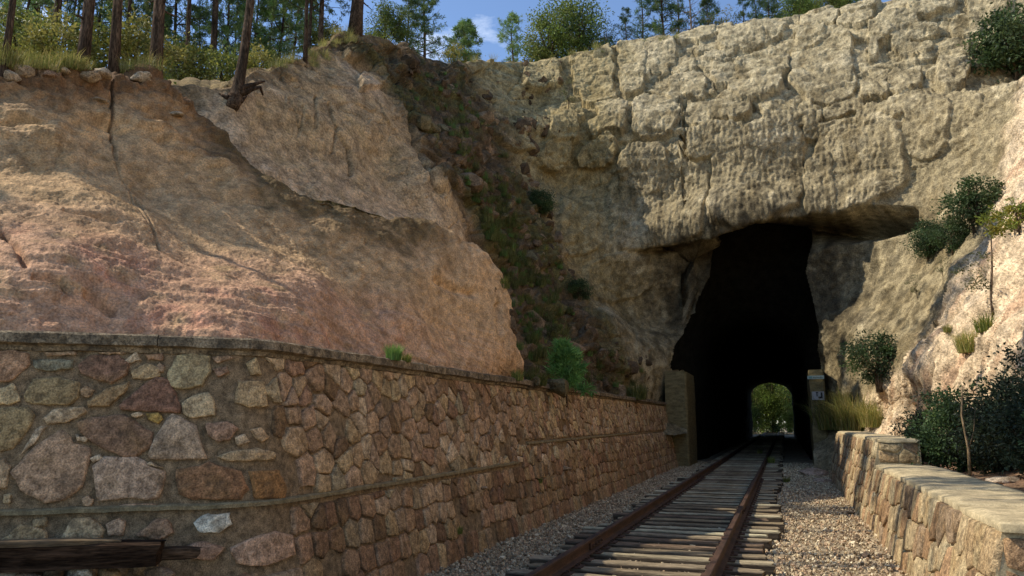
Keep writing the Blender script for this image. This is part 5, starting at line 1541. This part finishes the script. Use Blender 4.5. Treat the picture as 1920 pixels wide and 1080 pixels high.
def carpet(name, spots, blades, lab, seed, kinds):
    """ground cover scattered on built ground: many copies of grass clumps joined into one mass"""
    rs = np.random.default_rng(seed)
    VV, FF, CC = [], [], []
    off = 0
    src = []
    for kd in kinds:
        me = G[kd]
        v = np.empty(len(me.vertices) * 3, np.float32); me.vertices.foreach_get('co', v)
        f = np.empty(len(me.polygons) * 3, np.int32); me.polygons.foreach_get('vertices', f)
        c = np.empty(len(me.vertices) * 4, np.float32); me.color_attributes['col'].data.foreach_get('color', c)
        src.append((v.reshape(-1, 3), f.reshape(-1, 3), c.reshape(-1, 4)))
    for loc, s in spots:
        v, f, c = src[rs.integers(0, len(src))]
        nb = len(v) // 5
        sel = rs.permutation(nb)[:blades]
        idx = (sel[:, None] * 5 + np.arange(5)).ravel()
        a = rs.uniform(0, 6.28)
        vv = v[idx] @ np.array([(math.cos(a), math.sin(a), 0), (-math.sin(a), math.cos(a), 0), (0, 0, 1)]) * s + np.array(loc)
        i = (np.arange(blades) * 5)[:, None] + off
        VV.append(vv); CC.append(c[idx] * np.r_[rs.uniform(.7, 1.2, 1).repeat(3), 1]); FF.append(np.concatenate([np.c_[i, i + 1, i + 2], np.c_[i, i + 2, i + 3], np.c_[i + 3, i + 2, i + 4]]))
        off += blades * 5
    link(name, np_mesh(name, np.concatenate(VV), np.concatenate(FF), np.concatenate(CC), smooth=False), M['grass'], label=lab, cat='grass', kind='stuff')
def spots_in(polys, n, smin, smax, seed):
    rs = np.random.default_rng(seed)
    out = []
    for (cx, cyy, hx, hy, sl), m in zip(polys, n):
        for _ in range(m):
            x = rs.uniform(-1, 1); y = rs.uniform(-1, 1)
            px, py = cx + x * hx + sl * y * hy, cyy + y * hy
            loc, nor = drop(px, py)
            if loc is not None: out.append((loc, rs.uniform(smin, smax)))
    return out
carpet('gully_grass', spots_in([(930, 400, 34, 70, .35), (960, 480, 26, 60, .6), (985, 590, 22, 80, .35), (1035, 600, 16, 90, .2), (850, 220, 50, 80, .8), (880, 310, 20, 70, .4), (1050, 690, 80, 40, 0), (1150, 690, 60, 40, 0), (1000, 480, 40, 120, .5)], (90, 60, 60, 50, 26, 34, 34, 16, 20), .35, .75, 3), 130, 'dull green grass and moss growing down the dark gully', 3, ('moss', 'small', 'green'))
carpet('meadow_grass', spots_in([(372, 132, 60, 12, 0), (400, 142, 26, 8, 0), (120, 118, 110, 14, 0), (255, 118, 50, 16, 0), (560, 105, 60, 22, -.6), (20, 120, 30, 14, 0), (640, 75, 40, 15, 0), (180, 118, 60, 12, 0)], (120, 60, 40, 30, 30, 14, 14, 26), .22, .45, 4), 100, 'dry yellow grass between the pines above the bank', 4, ('golden',))
carpet('cliff_top_grass', spots_in([(1080, 96, 50, 8, 0), (900, 112, 60, 8, 0), (1000, 104, 60, 6, 0), (1240, 72, 60, 8, 0)], (26, 20, 16, 10), .3, .6, 5), 60, 'low dry grass along the cliff edge below the trees', 5, ('golden', 'moss'))
# understory bushes in the wood
und = make_broad(61, 1.5, 1.0, .03, 40, 3200, .11, [(0.24, 0.24, 0.05), (0.17, 0.20, 0.045), (0.30, 0.27, 0.07)], 0.0, stems=3)
for i, (px, py, rr, s, lab) in enumerate([(110, 122, 15, .75, 'yellow-green bush between the left pair of bank-edge pines'), (248, 130, 14.5, .75, 'yellow-green bush between the middle and the rightmost bank-edge pine'), (60, 118, 20, .6, 'olive bush left of the bank-edge pines'), (340, 112, 20, .9, 'olive bush behind the dry grass'), (420, 110, 21, .9, 'olive bush behind the leaning pine'), (20, 124, 17, .8, 'olive bush at the left border'), (490, 108, 20, .7, 'low olive bush on the flank of the knoll'), (620, 60, 24, .8, 'low olive bush on top of the knoll')]):
    q = P(px, py, r=rr); g = ground_at(q[0], q[1])
    plant('shrub', und[0], und[1], g - Vector((0, 0, .05)), s, i, lab, 'shrub', 'bushes of the wood', names=('stem', 'foliage'), mat='leaf')

# --- loose boulders on the bank edge and by the track
BO = [(20, 146, 22, 'pale'), (42, 138, 26, 'pale'), (92, 142, 16, 'brown'), (124, 136, 14, 'pale'), (172, 146, 22, 'pale'), (192, 140, 22, 'pale'), (262, 148, 22, 'pale'), (275, 142, 12, 'pale'), (188, 190, 16, 'pale'), (330, 216, 20, 'pale')]
BL = ['pale boulder nearest the left border on the bank edge', 'pale rounded boulder, second from the left border on the bank edge', 'brown boulder left of the leftmost bank-edge pine', 'small pale boulder just left of the leftmost bank-edge pine', 'broad pale boulder between the left and the middle bank-edge pine', 'pale boulder touching the middle bank-edge pine', 'pale boulder at the foot of the stout dark pine', 'small pale boulder leaning on the stout dark pine', 'flat pale rock jutting from the soil below the middle pine', 'flat pale rock jutting from the soil below the stout dark pine']
for i, ((px, py, w, kd), lab) in enumerate(zip(BO, BL)):
    loc, nor = drop(px, py)
    if loc is None: continue
    s = 0.72 * w / F * loc.length
    fl = 0.32 if i > 7 else 0.62
    o = link('boulder', rock_mesh('boulder', (s, s * .8, s * fl), 100 + i, (0.44, 0.35, 0.26) if kd == 'pale' else (0.30, 0.19, 0.13), 3, .4), M['stone'], label=lab, cat='boulder', group='boulders on the bank edge', loc=loc + Vector((0, 0, s * .08)))
    o.rotation_euler = (0, 0, i * 1.7)
RK = [(1885, 905, 26, (0.55, 0.46, 0.38), 'white flat rock on the soil behind the platform'), (905, 916, 11, (0.36, 0.28, 0.21), 'stone lying at the foot of the retaining wall'), (1060, 880, 12, (0.34, 0.27, 0.2), 'pale flat stone by the wall foot nearer the tunnel'), (1525, 890, 26, (0.45, 0.33, 0.27), 'flat pinkish rock slab by the far end of the platform'), (1545, 905, 18, (0.42, 0.31, 0.25), 'second pinkish rock slab against the platform foot'), (1592, 962, 9, (0.20, 0.15, 0.11), 'dark stone against the platform foot')]
for i, (px, py, w, cc, lab) in enumerate(RK):
    loc, nor = drop(px, py)
    if loc is None: continue
    s = w / F * loc.length
    o = link('loose_rock', rock_mesh('loose_rock', (s, s * .8, s * .35), 200 + i, cc, 3, .4), M['stone'], label=lab, cat='rock', loc=loc + Vector((0, 0, s * .1)))

# --- broken rock lying in the gully
def rubble(name, polys, counts, smin, smax, seed, lab):
    rs = np.random.default_rng(seed)
    protos = [rock_mesh('p', (1, .8, .75), 300 + k, (1, 1, 1), 2, .2, 16, (0.38, 0.75)) for k in range(5)]
    src = []
    for me in protos:
        v = np.empty(len(me.vertices) * 3, np.float32); me.vertices.foreach_get('co', v)
        f = np.empty(len(me.polygons) * 3, np.int32); me.polygons.foreach_get('vertices', f)
        src.append((v.reshape(-1, 3), f.reshape(-1, 3)))
        bpy.data.meshes.remove(me)
    VV, FF, CC, off = [], [], [], 0
    pal = [(0.16, 0.112, 0.072), (0.12, 0.085, 0.055), (0.21, 0.15, 0.10), (0.10, 0.07, 0.045), (0.15, 0.125, 0.07)]  # rock tones darkened to carry the gully's shade
    for (cx, cyy, hx, hy, sl), m in zip(polys, counts):
        for _ in range(m):
            y = rs.uniform(-1, 1); px, py = cx + rs.uniform(-1, 1) * hx + sl * y * hy, cyy + y * hy
            loc, nor = drop(px, py)
            if loc is None: continue
            s = rs.uniform(smin, smax) * rs.choice((.5, .8, 1.3))
            v, f = src[rs.integers(0, 5)]
            a, b = rs.uniform(0, 6.28, 2)
            R = Matrix.Rotation(a, 3, 'Z') @ Matrix.Rotation(b, 3, 'X')
            VV.append(v @ np.array(R).T * s + np.array(loc) - np.array(nor) * s * 0.45); FF.append(f + off); off += len(v)
            CC.append(np.repeat([np.array(pal[rs.integers(0, 5)]) * rs.uniform(.8, 1.2)], len(v), 0))
    link(name, np_mesh(name, np.concatenate(VV), np.concatenate(FF), np.concatenate(CC), smooth=False), M['cliff'], label=lab, cat='rubble', kind='stuff')
rubble('gully_rubble', [(900, 330, 40, 90, .7), (960, 300, 60, 120, .3), (930, 200, 70, 70, .5), (1000, 430, 40, 110, .4), (985, 620, 30, 110, .3), (1080, 660, 80, 60, .2), (1170, 690, 60, 50, 0), (820, 180, 60, 70, .9), (1010, 180, 40, 70, 0)], (50, 50, 40, 50, 36, 50, 40, 40, 24), .18, .5, 6, 'broken brown rock lying down the dark gully')
for i, (px, py, hp, kd, lab) in enumerate([(935, 420, 60, 'thin', 'green scrub bush high in the dark gully'), (1010, 400, 55, 'dark', 'dark bush against the cliff side of the gully'), (975, 520, 50, 'thin', 'green scrub bush halfway down the gully'), (1035, 640, 60, 'thin', 'scrub bush low in the gully'), (1085, 560, 46, 'dark', 'small dark bush at the foot of the shaded cliff'), (885, 330, 46, 'thin', 'scrub bush beside the pale face at the top of the gully')]):
    loc, nor = drop(px, py)
    if loc is None: continue
    t_, c_ = shrub[kd]
    s = hp / F * (loc - Vector((0, 0, CAMZ))).length / max(v.co.z for v in c_.vertices)
    plant('shrub', t_, c_, loc - Vector((0, 0, .06)), (s * 1.3, s * 1.3, s), i * 1.1, lab, 'shrub', 'scrub in the gully', names=('stem', 'foliage'), mat='leaf')
